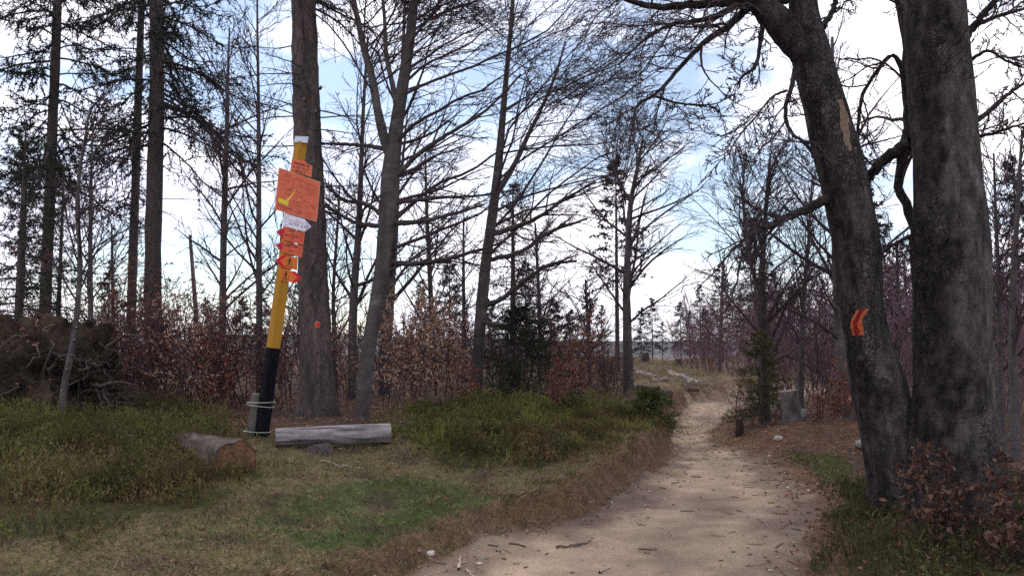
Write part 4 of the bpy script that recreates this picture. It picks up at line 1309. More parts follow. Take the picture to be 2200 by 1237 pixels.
rB, tkB, trB, oB = bare_tree('beech_tree', 'big leaning beech right of the path with a red trail mark', [
    [(1952, 1190, 150), (1935, 1080, 128), (1925, 1000, 112), (1908, 910, 112), (1886, 820, 112), (1864, 730, 92), (1850, 640, 90), (1845, 560, 93), (1830, 470, 97), (1808, 370, 92), (1785, 280, 88), (1762, 190, 90), (1742, 110, 84), (1728, 30, 62), (1722, -60, 52), (1710, -220, 40), (1690, -450, 20)]],
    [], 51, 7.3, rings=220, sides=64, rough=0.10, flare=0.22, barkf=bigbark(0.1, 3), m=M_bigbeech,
    limbs=[dict(p=[(1745, 130, 66), (1700, 80, 66), (1660, 35, 60), (1618, -10, 56), (1560, -80, 44), (1480, -180, 24)], dY=-0.3),
           dict(p=[(1640, 5, 26), (1560, 6, 22), (1480, 12, 18), (1400, 14, 14), (1330, -6, 9), (1270, -30, 4)], dY=-0.5),
           dict(p=[(1690, 0, 20), (1600, 10, 16), (1520, 40, 12), (1440, 55, 9), (1380, 90, 6), (1330, 140, 4)], dY=-0.8),
           dict(p=[(1618, 10, 18), (1560, 60, 15), (1510, 95, 12), (1470, 135, 10), (1440, 170, 9), (1405, 205, 7), (1370, 225, 6), (1362, 260, 5), (1362, 300, 3)], dY=-0.5),
           dict(p=[(1405, 206, 6), (1440, 218, 5), (1495, 226, 5), (1540, 222, 3), (1580, 200, 2)], Y=6.95),
           dict(p=[(1640, 45, 12), (1632, 100, 9), (1622, 145, 7), (1592, 168, 6), (1588, 190, 3)], Y=7.2, dY=-0.3),
           dict(p=[(1785, 425, 24), (1740, 445, 19), (1690, 468, 15), (1650, 488, 13), (1622, 500, 12), (1605, 510, 10), (1608, 532, 9), (1592, 560, 7), (1584, 592, 4)], dY=-0.9),
           dict(p=[(1708, 150, 12), (1700, 190, 10), (1688, 232, 9), (1690, 262, 8), (1705, 290, 7), (1735, 312, 7), (1752, 348, 4)], Y=7.0, dY=-0.2),
           dict(p=[(1690, 195, 6), (1660, 208, 5), (1625, 250, 4), (1590, 290, 4), (1568, 330, 3), (1572, 350, 2)], Y=6.9, dY=-0.4),
           dict(p=[(1768, 60, 14), (1790, 20, 12), (1800, -20, 10), (1830, -90, 7)], dY=0.3)],
    limb_levels=GN, stem_t=(0.7, 1))
patch(trB, tkB, oB, 1842, 694, 27, 30, 'painted_mark', 'red hooked trail stripe with orange edges', lambda a, b: (0.19, 0.008, 0.012) if abs(a - (0.75 * max(b, 0) ** 1.2) + 0.25) < 0.18 + 0.04 * math.sin(9 * b) else (0.40, 0.095, 0.035),
      keep=lambda A, B, n: (np.abs(A - 0.75 * np.clip(B, 0, 1) ** 1.2 + 0.20 + 0.25 * n) < 0.47) & (np.abs(B + 0.25 * n) < 0.90), nu=60, nv=60)
patch(trB, tkB, oB, 1817, 268, 16, 58, 'bark_wound', 'long pale strip of bare wood', lambda a, b: np.array((0.27, 0.195, 0.14)) * (0.75 + 0.3 * math.sin(31 * a + 3 * math.sin(9 * b)) * math.sin(17 * b + 2 * a)), keep=lambda A, B, n: (np.abs(A + 1.3 * n - 0.25 * np.sin(3 * B)) < 0.75 * (1 - 0.5 * B * B)), nu=44, nv=130, off=0.006)
for i, (px, py, a, b) in enumerate(((1902, 858, 11, 13), (1900, 817, 8, 9), (1920, 1053, 17, 16), (1912, 1103, 18, 15), (1845, 770, 12, 9))):
    patch(trB, tkB, oB, px, py, a, b, 'knot_scar', 'dark round knot scar', lambda a_, b_: (0.035, 0.03, 0.03) if a_ * a_ + b_ * b_ < 0.5 else (0.014, 0.012, 0.012), off=0.005)
rC, tkC, trC, oC = bare_tree('beech_tree', 'thickest upright beech at the right with dark cracked bark', [
    [(2062, 1200, 190), (2056, 1080, 174), (2052, 950, 166), (2049, 820, 156), (2046, 680, 151), (2043, 540, 145), (2036, 400, 138), (2028, 280, 132), (2018, 150, 126), (2008, 20, 120), (2000, -120, 116), (1990, -350, 95), (1980, -700, 50)]],
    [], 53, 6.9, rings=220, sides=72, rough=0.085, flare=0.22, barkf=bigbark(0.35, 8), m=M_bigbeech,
    limbs=[dict(p=[(1958, 305, 28), (1925, 325, 25), (1890, 352, 22), (1862, 385, 19), (1820, 420, 13)], Y=7.1, dY=0.5),
           dict(p=[(1968, 500, 20), (1950, 450, 19), (1932, 405, 18), (1938, 350, 22), (1948, 300, 22), (1950, 230, 18), (1944, 160, 16), (1945, 90, 15), (1928, 0, 13), (1915, -100, 9)], Y=7.35, dY=0.0),
           dict(p=[(1946, 170, 14), (1915, 120, 9), (1880, 160, 8), (1855, 200, 8), (1845, 260, 7), (1850, 330, 5), (1880, 360, 4)], Y=7.4, dY=0.3),
           dict(p=[(2075, 80, 20), (2105, 40, 15), (2150, -10, 12), (2200, -60, 9)], Y=6.9, dY=-0.3),
           dict(p=[(2085, 60, 12), (2130, 40, 9), (2190, 22, 7), (2260, 0, 4)], Y=6.9, dY=0.2),
           dict(p=[(2095, 262, 12), (2130, 235, 9), (2170, 200, 8), (2230, 160, 5)], Y=6.9, dY=0.3),
           dict(p=[(2098, 295, 8), (2140, 285, 7), (2190, 268, 5), (2240, 255, 3)], Y=6.9, dY=-0.3),
           dict(p=[(2085, 130, 9), (2120, 110, 7), (2160, 130, 5), (2210, 150, 3)], Y=6.8, dY=-0.4),
           dict(p=[(1975, 500, 10), (1950, 510, 8), (1920, 525, 6), (1900, 540, 4)], Y=7.0, dY=0.3)],
    limb_levels=GN)

# ---- 4. conifers
DK = (0.020, 0.029, 0.022)
put_conifer('spruce_tree', base(90, 18), 'tall dark spruce nearest the left border, boughs drooping', seed=61, H=17, r0=0.13, z0=4.6, Lmax=2.6, nb=76, nlet=18, nl=14, nln=0.11, nw=0.028, droop=0.13, c=DK, dead=40, zmax=13)
put_conifer('spruce_tree', base(277, 20), 'slimmer spruce of the pair left of the signpost, with sparse brown-tinged boughs', seed=62, H=17, r0=0.12, z0=4.2, Lmax=1.7, nb=62, nlet=13, nl=9, nln=0.11, nw=0.026, droop=0.12, c=(0.028, 0.027, 0.022), dead=40, zmax=13.5)
put_conifer('spruce_tree', base(343, 17), 'stouter spruce of the pair left of the signpost, needled boughs hanging right', seed=63, H=18, r0=0.19, z0=5.2, Lmax=2.7, nb=84, nlet=19, nl=15, nln=0.11, nw=0.026, droop=0.15, c=(0.018, 0.024, 0.022), lean=(-0.7, 0), dead=30, zmax=12.5, az_bias=(0.0, 0.35))
put_conifer('spruce_tree', base(30, 13), 'bushy green young spruce low at the left border', seed=64, H=4.6, r0=0.06, z0=0.5, Lmax=1.3, nb=80, nlet=12, nl=9, nln=0.06, nw=0.014, c=(0.035, 0.046, 0.024), dead=0, droop=0.08)
put_conifer('spruce_tree', base(118, 14.5), 'second green young spruce beside the tall left spruce', seed=65, H=4.3, r0=0.05, z0=0.4, Lmax=1.1, nb=80, nlet=12, nl=9, nln=0.06, nw=0.014, c=(0.040, 0.046, 0.026), dead=0, droop=0.08)
put_conifer('spruce_tree', base(1102, 21), 'dark full spruce behind the slender beech', seed=66, H=5.3, r0=0.09, z0=0.6, Lmax=1.5, nb=110, nlet=12, nl=6, nln=0.08, nw=0.018, c=(0.034, 0.032, 0.028), dead=0, droop=0.06)
put_conifer('young_spruce', base(1118, 14.2), 'low bushy dark green spruce between the bilberry and the slender beech', seed=67, H=1.75, r0=0.03, z0=0.12, Lmax=0.95, nb=75, nlet=14, nl=12, nln=0.05, nw=0.012, c=(0.024, 0.036, 0.018), dead=0, droop=0.05, e0=0.1)
put_conifer('young_spruce', base(1638, 13.8), 'mossy green young spruce at the foot of the tree right of the path', seed=68, H=1.55, r0=0.03, z0=0.10, Lmax=0.55, nb=60, nlet=12, nl=10, nln=0.05, nw=0.012, c=(0.085, 0.082, 0.034), dead=0, droop=0.05)
put_conifer('young_spruce', base(1398, 12.9), 'yellow-green young spruce hugging the left edge of the path', seed=69, H=0.48, r0=0.02, z0=0.06, Lmax=0.55, nb=55, nlet=12, nl=12, nln=0.045, nw=0.011, c=(0.070, 0.085, 0.020), dead=0, droop=0.04)
# mid and far conifers: three shapes, copied
protos = []
for i, (H, z0, Lm, nb, dd) in enumerate(((9.5, 2.4, 2.2, 80, 14), (8.0, 1.4, 2.2, 85, 8), (10.5, 4.4, 1.7, 60, 24), (6.0, 0.8, 1.8, 75, 6))):
    gt, gc, _ = conifer(seed=80 + i, H=H, r0=H * 0.011, z0=z0, Lmax=Lm, nb=nb, nlet=9, nl=5, nln=0.20, nw=0.065, c=(0.030, 0.030, 0.031), dead=dd, droop=0.07, sides=7, bark=(0.07, 0.055, 0.055))
    protos.append((gt.mesh('trunk', True), gc.mesh('crown'), H))
    protos[-1][0].materials.append(M_spruce)
    protos[-1][1].materials.append(M_needle)
def far_conifer(i, px, Y, toppx, label, rz, group='spruces beyond the clearing'):
    b = base(px, Y, 0.1)
    top = P(px, toppx, Y)
    s = max(0.2, (top[2] - b[2]) / protos[i][2])
    r = thing('spruce_tree', b, label, 'tree', group)
    r.scale = (s, s, s)
    r.rotation_euler = (0, 0, rz)
    for nm, me in (('trunk', protos[i][0]), ('crown', protos[i][1])):
        o = bpy.data.objects.new(nm, me)
        col.objects.link(o)
        o.parent = r
FAR = [(1, 1262, 40, 628, 'dense spruce over the sunlit bilberry, left of the bending beech'), (0, 1293, 44, 655, 'narrow spruce just right of the dense one left of the bending beech'), (2, 1327, 26, 335, 'tall half-dead spruce pole right against the bending beech'),
       (3, 1226, 36, 665, 'small spruce at the left end of the far row'), (1, 1378, 52, 660, 'spruce close behind the bending beech on its right'), (0, 1402, 46, 640, 'spruce over the felled logs, first right of the bending beech'),
       (2, 1424, 58, 690, 'small bare-stemmed spruce in the far row'), (1, 1463, 50, 648, 'broad spruce in the centre of the far row'), (0, 1482, 52, 668, 'spruce pressed against the broad one in the far row'), (2, 1506, 44, 612, 'tall thin spruce pole at the left rim of the purple hill'),
       (1, 1516, 50, 662, 'short spruce at the left rim of the purple hill'), (0, 1553, 40, 562, 'tall spruce on the purple brush hill, first from the left'), (2, 1592, 48, 628, 'small bare-stemmed spruce on the purple hill'),
       (1, 1626, 34, 470, 'tall dark spruce behind the mossy-footed tree'), (0, 1668, 38, 585, 'spruce right of the mossy-footed tree'), (1, 1704, 42, 610, 'broad spruce above the tall pale stump'), (0, 1742, 36, 560, 'spruce nearest the leaning beech on its left'),
       (1, 1775, 44, 600, 'spruce partly hidden by the leaning beech'), (0, 1872, 26, 385, 'spruce seen above the gap between the two big beeches'), (1, 1918, 40, 560, 'spruce low in the gap between the two big beeches'), (0, 1950, 34, 520, 'spruce touching the left edge of the thickest beech'),
       (0, 2196, 24, 340, 'green spruce bough at the right border'), (1, 2150, 34, 560, 'spruce right of the thickest beech'), (0, 2180, 44, 600, 'farther spruce at the right border'), (3, 2128, 48, 640, 'small spruce against the right edge of the thickest beech'),
       (1, 965, 34, 555, 'spruce in the thicket left of the slender beech'), (0, 905, 40, 600, 'spruce in the thicket right of the forked beech'), (3, 1050, 38, 640, 'low spruce behind the foot of the slender beech'), (1, 560, 38, 610, 'distant spruce left of the post'), (0, 640, 44, 600, 'distant spruce hidden by the big trunk'),
       (3, 520, 34, 640, 'short distant spruce between the two slim trees'), (0, 230, 36, 560, 'distant spruce left of the twin trunks'), (1, 440, 46, 640, 'distant spruce by the dead snag'), (2, 40, 26, 300, 'thin bare-stemmed spruce behind the left border spruce'), (3, 1190, 30, 640, 'spruce right of the dark full one'), (0, 1130, 32, 560, 'spruce tip right behind the dark full one')]
for k, (i, px, Y, tp, lb) in enumerate(FAR):
    far_conifer(i, px, Y, tp, lb, k * 1.7)

# ------------------------------------------------------------------ undergrowth
def leaves(rng, g, Pn, n, ln, wd, cols, t0=0.2, hang=0.6):
    N, K = Pn.shape[:2]
    M = N * n
    pi = np.repeat(np.arange(N), n)
    f = (t0 + (1 - t0) * rng.random(M)) * (K - 1)
    i = np.clip(f.astype(int), 0, K - 2)
    wgt = (f - i)[:, None]
    pos = Pn[pi, i] * (1 - wgt) + Pn[pi, i + 1] * wgt
    leaf_at(rng, g, pos, ln, wd, cols, hang)
def leaf_at(rng, g, pos, ln, wd, cols, hang=0.6, flat=False):
    M = len(pos)
    d = rng.normal(size=(M, 3))
    if flat:
        d[:, 2] *= 0.25
        up = nrm(np.array([[0, 0, 1.0]]) + 0.45 * rng.normal(size=(M, 3)))
    else:
        d = nrm(d) + np.array([0, 0, -hang])
        up = rng.normal(size=(M, 3))
    d = nrm(d)
    sd = nrm(np.cross(d, up))
    nn = np.cross(d, sd)
    l = (ln * (0.45 + 0.95 * rng.random(M)))[:, None]
    wv = (wd * (0.35 + 0.85 * rng.random(M)))[:, None]
    cup = (0.40 * rng.random(M))[:, None] * l * np.where(rng.random((M, 1)) < .5, 1, -1)
    v = np.stack([pos, pos + d * l * 0.45 + sd * wv / 2 + nn * cup, pos + d * l, pos + d * l * 0.45 - sd * wv / 2 + nn * cup], 1).reshape(-1, 3)
    cols = np.asarray(cols)
    cc = cols[rng.integers(0, len(cols), M)] * (0.7 + 0.6 * rng.random((M, 1)))
    b = np.arange(M)[:, None] * 4
    g.add(v, tris=np.concatenate([b + [0, 1, 2], b + [0, 2, 3]]), c=np.repeat(cc, 4, 0))
BROWN = [(0.28, 0.14, 0.09), (0.38, 0.21, 0.15), (0.20, 0.09, 0.055), (0.48, 0.31, 0.24)]
RUST = [(0.24, 0.085, 0.055), (0.33, 0.135, 0.09), (0.16, 0.055, 0.042), (0.40, 0.22, 0.16)]
PALE_L = [(0.50, 0.31, 0.21), (0.40, 0.23, 0.16), (0.58, 0.42, 0.32), (0.28, 0.14, 0.09)]
def sapling_geo(seed, H, nst, nbr, ntw, nleaf, cols, ln=0.06, wd=0.035, c=(0.065, 0.042, 0.045), spread=0.35):
    rng = np.random.default_rng(seed)
    gw, gl = G(), G()
    az = rng.random(nst) * 6.28
    d = np.stack([np.cos(az) * spread * rng.random(nst), np.sin(az) * spread * rng.random(nst), np.ones(nst)], -1)
    S_ = np.empty((nst, 9, 3))
    p = np.stack([0.12 * rng.normal(size=nst), 0.12 * rng.normal(size=nst), np.full(nst, -0.12)], -1)
    if nst == 1: p[:, :2] = 0
    S_[:, 0] = p
    L = H * (0.65 + 0.45 * rng.random(nst))
    for k in range(1, 9):
        d = nrm(d + 0.10 * rng.normal(size=(nst, 3)) + [0, 0, 0.05])
        p = p + nrm(d) * (L / 8)[:, None]
        S_[:, k] = p
    R = np.ones((nst, 1)) * np.linspace(0.011, 0.003, 9)[None] * (H / 2.0)
    v, q = tubes(S_, R, 5)
    gw.add(v, quads=q, c=c)
    B, Rb = spawn(rng, S_, R, nbr, 0.12, 0.98, 0.95, 0.25, 0.36, 0.4, 6, 0.1, (0, 0, 0.03), rmin=0.003)
    v, q = tubes(B, Rb, 3)
    gw.add(v, quads=q, c=c)
    T, Rt = spawn(rng, B, Rb, ntw, 0.15, 0.98, 0.7, 0.25, 0.42, 0.4, 4, 0.12, rmin=0.003)
    v, q = tubes(T, Rt, 3)
    gw.add(v, quads=q, c=c)
    if nleaf:
        leaves(rng, gl, T, nleaf, ln, wd, cols)
        leaves(rng, gl, B, nleaf, ln, wd, cols)
    return gw, gl
SAP = []
for i, a in enumerate(((91, 2.3, 3, 16, 5, 2, BROWN), (92, 1.9, 4, 14, 5, 3, PALE_L), (93, 1.5, 4, 14, 5, 3, RUST), (94, 2.9, 2, 20, 6, 2, RUST), (95, 2.6, 4, 18, 6, 0, RUST), (96, 3.4, 2, 22, 6, 0, RUST))):
    gw, gl = sapling_geo(*a)
    mw = gw.mesh('stems', True); mw.materials.append(M_twig)
    ml = None
    if gl.n:
        ml = gl.mesh('dry_leaves'); ml.materials.append(M_leaf)
    SAP.append((mw, ml))
def sapling(i, px, Y, s, label, rz, name='beech_sapling', group='leafy beech saplings under the trees'):
    r = thing(name, base(px, Y), label, 'shrub', group)
    r.scale = (s, s, s * (0.9 + 0.2 * ((px * 7) % 10) / 10))
    r.rotation_euler = (0, 0, rz)
    for nm, me in (('stems', SAP[i][0]), ('dry_leaves', SAP[i][1])):
        if me is None: continue
        o = bpy.data.objects.new(nm, me)
        col.objects.link(o)
        o.parent = r
SL = [(1, 845, 13.0, 1.0, 'pale-leaved beech sapling right of the forked beech'), (1, 905, 13.6, 1.05, 'brightest pale-leaved sapling above the bench log end'), (1, 960, 14.2, 0.9, 'pale-leaved sapling left of the slender beech foot'), (0, 875, 15.5, 1.1, 'brown-leaved sapling behind the pale-leaved ones'),
      (2, 1210, 14.8, 0.85, 'rust-red sapling column right of the low spruce'), (2, 1228, 15.6, 1.1, 'taller rust-red sapling above the column'), (2, 1010, 13.2, 0.7, 'low rust sapling before the slender beech'), (1, 390, 12.2, 1.0, 'pale-leaved sapling left of the post foot'),
      (0, 430, 13.0, 1.05, 'brown-leaved sapling above the fallen log'), (0, 350, 13.4, 1.1, 'brown-leaved sapling before the stout spruce'), (2, 480, 12.6, 0.95, 'rust sapling close to the post on its left'), (0, 520, 13.8, 1.05, 'brown-leaved sapling just left of the black post foot'),
      (3, 300, 14.0, 0.95, 'tall rust sapling right of the root plate'), (3, 230, 14.5, 0.95, 'tall rust sapling behind the crooked grey sapling'), (0, 265, 12.6, 0.75, 'brown sapling at the right foot of the root plate'), (3, 620, 15.0, 0.9, 'rust sapling half hidden by the post'),
      (0, 745, 14.5, 0.85, 'brown sapling between the big trunk and the forked beech'), (3, 160, 15.5, 1.0, 'rust sapling under the second young spruce'), (3, 40, 14.0, 1.0, 'rust sapling above the root plate'), (2, 1195, 13.6, 0.5, 'small bright rust sapling at the bilberry edge'),
      (2, 1790, 12.9, 0.55, 'rust leafy sprout on the mound, left one'), (2, 1838, 12.4, 0.6, 'rust leafy sprout on the mound next to the grey trunk'), (2, 1760, 12.4, 0.4, 'low rust sprout at the mound front'), (0, 1868, 13.2, 0.5, 'brown sprout left of the leaning beech foot'),
      (4, 1245, 17.0, 0.8, 'bare bushy sapling over the rust column'), (4, 1300, 16.0, 0.75, 'bare bushy sapling left of the bending beech'), (4, 1585, 16.5, 0.65, 'bare bushy sapling beside the thin dark stump'), (4, 1690, 16.0, 0.9, 'bare bushy sapling behind the pale stump'), (4, 1760, 15.5, 1.0, 'bare bushy sapling left of the orange-marked trunk'),
      (4, 1080, 16.0, 1.0, 'bare bushy sapling beside the slender beech'), (4, 660, 16.0, 1.0, 'bare bushy sapling behind the big trunk')]
for k, (i, px, Y, s, lb) in enumerate(SL):
    sapling(i, px, Y, s, lb, k * 2.1)

# purple-brown brush that reads as one mass
def brush(name, label, pts, seed, Hs, c, leafcols=None, nleaf=0, nbr=9, ntw=3):
    rng = np.random.default_rng(seed)
    pts = np.asarray(pts)
    n = len(pts)
    az = rng.random(n) * 6.28
    d = np.stack([0.25 * rng.normal(size=n), 0.25 * rng.normal(size=n), np.ones(n)], -1)
    K = 6
    S_ = np.empty((n, K, 3))
    p = pts.copy(); p[:, 2] -= 0.05
    S_[:, 0] = p
    L = Hs * (0.55 + 0.6 * rng.random(n))
    for k in range(1, K):
        d = nrm(d + 0.09 * rng.normal(size=(n, 3)))
        p = p + d * (L / (K - 1))[:, None]
        S_[:, k] = p
    R = np.ones((n, 1)) * np.linspace(0.014, 0.005, K)[None]
    g = G()
    cc = np.asarray(c) * (0.6 + 0.8 * rng.random((n, 1)))
    v, q = tubes(S_, R, 3); g.add(v, quads=q, c=np.repeat(cc, K * 3, 0))
    B, Rb = spawn(rng, S_, R, nbr, 0.1, 0.98, 0.6, 0.25, 0.42, 0.4, 4, 0.12, (0, 0, 0.03), rmin=0.005)
    v, q = tubes(B, Rb, 3); g.add(v, quads=q, c=np.repeat(np.repeat(cc, nbr, 0), 12, 0))
    T, Rt = spawn(rng, B, Rb, ntw, 0.15, 0.98, 0.6, 0.25, 0.5, 0.4, 3, 0.12, rmin=0.005)
    v, q = tubes(T, Rt, 3); g.add(v, quads=q, c=np.repeat(np.repeat(cc, nbr * ntw, 0), 9, 0))
    if nleaf:
        leaves(rng, g, B, nleaf, 0.075, 0.05, leafcols)
    o = g.build(name, M_leaf if nleaf else M_twig)
    return tag(o, label, kind='stuff')
def area(n, px0, px1, Y0, Y1, seed, ok=None):
    rng = np.random.default_rng(seed)
    Yv = Y0 + (Y1 - Y0) * rng.random(n)
    X = (px0 + (px1 - px0) * rng.random(n) - 1100) / FPX * Yv
    dl, dr = path_d(X, Yv)
    k = np.maximum(dl, dr) > 0.6
    if ok is not None: k &= ok(X, Yv)
    X, Yv = X[k], Yv[k]
    return np.stack([X, Yv, height(X, Yv)], -1)
PUR = (0.140, 0.082, 0.098)
brush('thicket', 'purple-brown leafless thicket covering the hillside right of the path', np.concatenate([area(300, 1480, 2300, 26, 46, 1, lambda x, y: x > 0.19 * y + 1.2), area(190, 1640, 2300, 16, 27, 2, lambda x, y: x > 6.2), area(60, 1880, 2400, 11, 17, 3), area(130, 1440, 1700, 29, 44, 4, lambda x, y: x > 0.175 * y + 0.9)]), 201, 3.3, PUR)
brush('undergrowth', 'tangled reddish brown undergrowth filling the wood on the left', np.concatenate([area(150, -120, 780, 15, 24, 5), area(130, 780, 1230, 16, 26, 6), area(50, 200, 620, 12.5, 15, 8)]), 202, 2.0, (0.11, 0.060, 0.064), RUST, 2)
brush('low_brush', 'thin brown brush along the upper path bend', np.concatenate([area(60, 1540, 1660, 15, 24, 7, lambda x, y: x > 4), area(60, 1230, 1345, 17, 28, 9)]), 203, 1.0, (0.12, 0.08, 0.075), nbr=9, ntw=3)

# uprooted root plate at the left
def root_plate():
    b = base(95, 10.9)
    r = thing('root_plate', b, 'dark uprooted root plate of soil and roots at the left', 'uprooted tree')
    rng = np.random.default_rng(5)
    n, m = 110, 80
    th = np.linspace(0, 2 * math.pi, n, endpoint=False)
    ph = np.linspace(0, math.pi, m)
    T, Ph = np.meshgrid(th, ph, indexing='ij')
    d = np.stack([np.sin(Ph) * np.cos(T), np.sin(Ph) * np.sin(T), np.cos(Ph)], -1)
    rad = 1 + 0.34 * fbm(d, 1.8, 4, 3) + 0.26 * np.abs(fbm(d, 5, 4, 8)) - 0.15
    V = d * rad[..., None] * np.array([1.10, 0.55, 1.0]) + np.array([-0.25, 0.2, 0.30])
    V[..., 2] = np.maximum(V[..., 2], -0.2)
    idx = np.arange(n * m).reshape(n, m)
    A, B = idx, np.roll(idx, -1, 0)
    Q = np.stack([A[:, :-1], A[:, 1:], B[:, 1:], B[:, :-1]], -1).reshape(-1, 4)
    f = np.clip(0.8 + 0.9 * fbm(d, 3.0, 4, 12), 0.25, 2.4)
    C = np.array([0.038, 0.027, 0.019]) * f[..., None]
    G().add(V.reshape(-1, 3), quads=Q, c=C.reshape(-1, 3)).build('soil', M_ground, r, False)
    for k in range(34):
        a = rng.random() * 6.28
        st = np.array([0.75 * math.cos(a) * rng.random() ** .5 + 0.1, -0.1 - 0.25 * rng.random(), 0.5 + 0.8 * math.sin(a) * rng.random() ** .5])
        if k < 18: st = np.array([0.45 + 0.4 * rng.random(), -0.25 + 0.4 * rng.random(), 0.15 + 0.9 * rng.random()])
        dd = nrm(np.array([rng.normal() * 0.6 + (1.1 if k < 18 else math.cos(a)), -0.5 - rng.random() * 0.5, rng.normal() * 0.45 - 0.15]))
        pts = [st]
        for _ in range(7):
            dd = nrm(dd + 0.30 * rng.normal(size=3) + [0, 0, -0.06])
            pts.append(pts[-1] + dd * (0.09 + 0.06 * rng.random()))
        rr = 0.010 + 0.020 * rng.random() ** 2
        v, q = tubes(np.array([pts]), np.linspace(rr, 0.004, 8)[None], 5)
        g = G().add(v, quads=q, c=np.array([0.085, 0.066, 0.058]) * (0.4 + 0.9 * rng.random()))
        tw, rw = spawn(rng, np.array([pts]), np.linspace(rr, 0.004, 8)[None], 5, 0.2, 0.95, 0.8, 0.3, 0.45, 0.4, 4, 0.25, rmin=0.003)
        v, q = tubes(tw, rw, 3); g.add(v, quads=q, c=(0.06, 0.048, 0.042))
        g.build('root', M_wood, r, True)
    g = G()
    tk = Trunk([(-0.2, 0.4, 0.55), (-0.9, 1.2, 0.6), (-2.4, 3.0, 0.5)], [0.24, 0.2, 0.17], rings=20, sides=14, rough=0.08, seed=4)
    tk.geo(g, (0.06, 0.048, 0.045)); g.build('trunk', M_spruce, r, True)
    gl = G()
    sel = rng.integers(0, n * m, 500)
    pp = V.reshape(-1, 3)[sel]; pp = pp[pp[:, 2] > 0.2]
    leaf_at(rng, gl, pp + [0, -0.02, 0.02], 0.05, 0.035, RUST, flat=True)
    tag(gl.build('caught_leaves', M_leaf, r), kind='stuff')
root_plate()

# ------------------------------------------------------------------ ground cover
def scatter(n, x0, x1, y0, y1, seed, dens):
    rng = np.random.default_rng(seed)
    x = x0 + (x1 - x0) * rng.random(n)
    y = y0 + (y1 - y0) * rng.random(n)
    k = (np.abs(x) < y * 0.75 + 0.6)
    x, y = x[k], y[k]
    d = dens(x, y)
    k = rng.random(len(x)) < d
    x, y = x[k], y[k]
    return np.stack([x, y, height(x, y)], -1), rng
def blades(rng, g, pos, h, wd, cols, lean=0.5, dirv=None, dirw=0.0, tall=None):
    M = len(pos)
    d = np.stack([rng.normal(size=M) * lean, rng.normal(size=M) * lean, np.ones(M)], -1)
    if dirv is not None: d = d + dirv * dirw
    d = nrm(d)
    sd = nrm(np.cross(d, rng.normal(size=(M, 3))))
    hh = (h * (0.5 + 0.9 * rng.random(M)))[:, None]
    if tall is not None: hh = hh * tall[:, None]
    wv = (wd * (0.7 + 0.6 * rng.random(M)))[:, None]
    mid = pos + d * hh * 0.55
    d2 = nrm(d + np.concatenate([d[:, :2] * 1.1, np.full((M, 1), -0.35)], 1))
    tip = mid + d2 * hh * 0.5
    v = np.stack([pos - sd * wv / 2, pos + sd * wv / 2, mid + sd * wv * 0.35, mid - sd * wv * 0.35, tip], 1).reshape(-1, 3)
    b = np.arange(M)[:, None] * 5
    cols = np.asarray(cols)
    cc = (cols[rng.integers(0, len(cols), M)] if cols.ndim == 2 and len(cols) != M else cols) * (0.65 + 0.7 * rng.random((M, 1)))
    g.add(v, quads=b + [0, 1, 2, 3], tris=b + [3, 2, 4], c=np.repeat(cc, 5, 0))
DRY = np.array([(0.24, 0.195, 0.095), (0.19, 0.155, 0.07), (0.31, 0.25, 0.14), (0.13, 0.115, 0.045), (0.15, 0.10, 0.055)])
GRN = np.array([(0.065, 0.110, 0.024), (0.095, 0.135, 0.036), (0.055, 0.085, 0.020), (0.11, 0.12, 0.04)])
OLV = np.array([(0.085, 0.085, 0.030), (0.11, 0.10, 0.04)])
def lawn(x, y):
    dl, dr = path_d(x, y)
    b, g = cover(x, y)
    return ((dl > -0.02) & (b < 0.5)) * smooth(12.2, 9.6, y - 0.22 * x)
g = G()
pos, rng = scatter(150000, -6, 4.2, 3.6, 12.0, 301, lambda x, y: lawn(x, y) * (0.55 + 0.45 * smooth(-0.6, 0.3, vnoise(xy0(x, y), 2.2, 41))) * smooth(13, 5, y))
bq, gq = cover(pos[:, 0], pos[:, 1])
gm = np.clip(gq * (0.6 + 0.7 * vnoise(pos, 3.2, 5)) + 0.12 + 0.6 * smooth(-0.05, 0.5, vnoise(pos * [1, 1, 0], 1.6, 44)), 0, 1)
isg = rng.random(len(pos)) < gm
blades(rng, g, pos[~isg], 0.050, 0.006, DRY, 0.9)
tag(g.build('dry_grass', M_grass), 'short straw-coloured grass around the log and post', 'grass', kind='stuff')
g = G()
blades(rng, g, pos[isg], 0.055, 0.006, np.concatenate([GRN, GRN, OLV]), 0.6)
tag(g.build('green_grass', M_grass), 'fresh green grass patches left of the path', 'grass', kind='stuff')
# long dry tussocks over the bank edge
g = G()
def bankd(x, y):
    dl, dr = path_d(x, y)
    return (dl > 0.02) * (dl < 0.62) * smooth(-0.2, 0.25, vnoise(xy0(x, y), 1.9, 47)) * smooth(19, 8, y) * smooth(0.05, 0.28, dl) * smooth(-0.1, 0.35, vnoise(xy0(x, y), 5.5, 48))
pos, rng = scatter(420000, -4, 4.5, 3.6, 18.0, 302, bankd)
blades(rng, g, pos[rng.permutation(len(pos))[:11000]], 0.105, 0.006, np.array([(0.28, 0.20, 0.115), (0.20, 0.13, 0.075), (0.36, 0.27, 0.17), (0.15, 0.085, 0.055), (0.12, 0.11, 0.04)]), 0.55, np.array([0.75, -0.35, 0.0]), 0.9)
tag(g.build('bank_grass', M_grass), 'long pale dry grass hanging over the left bank of the path', 'grass', kind='stuff')
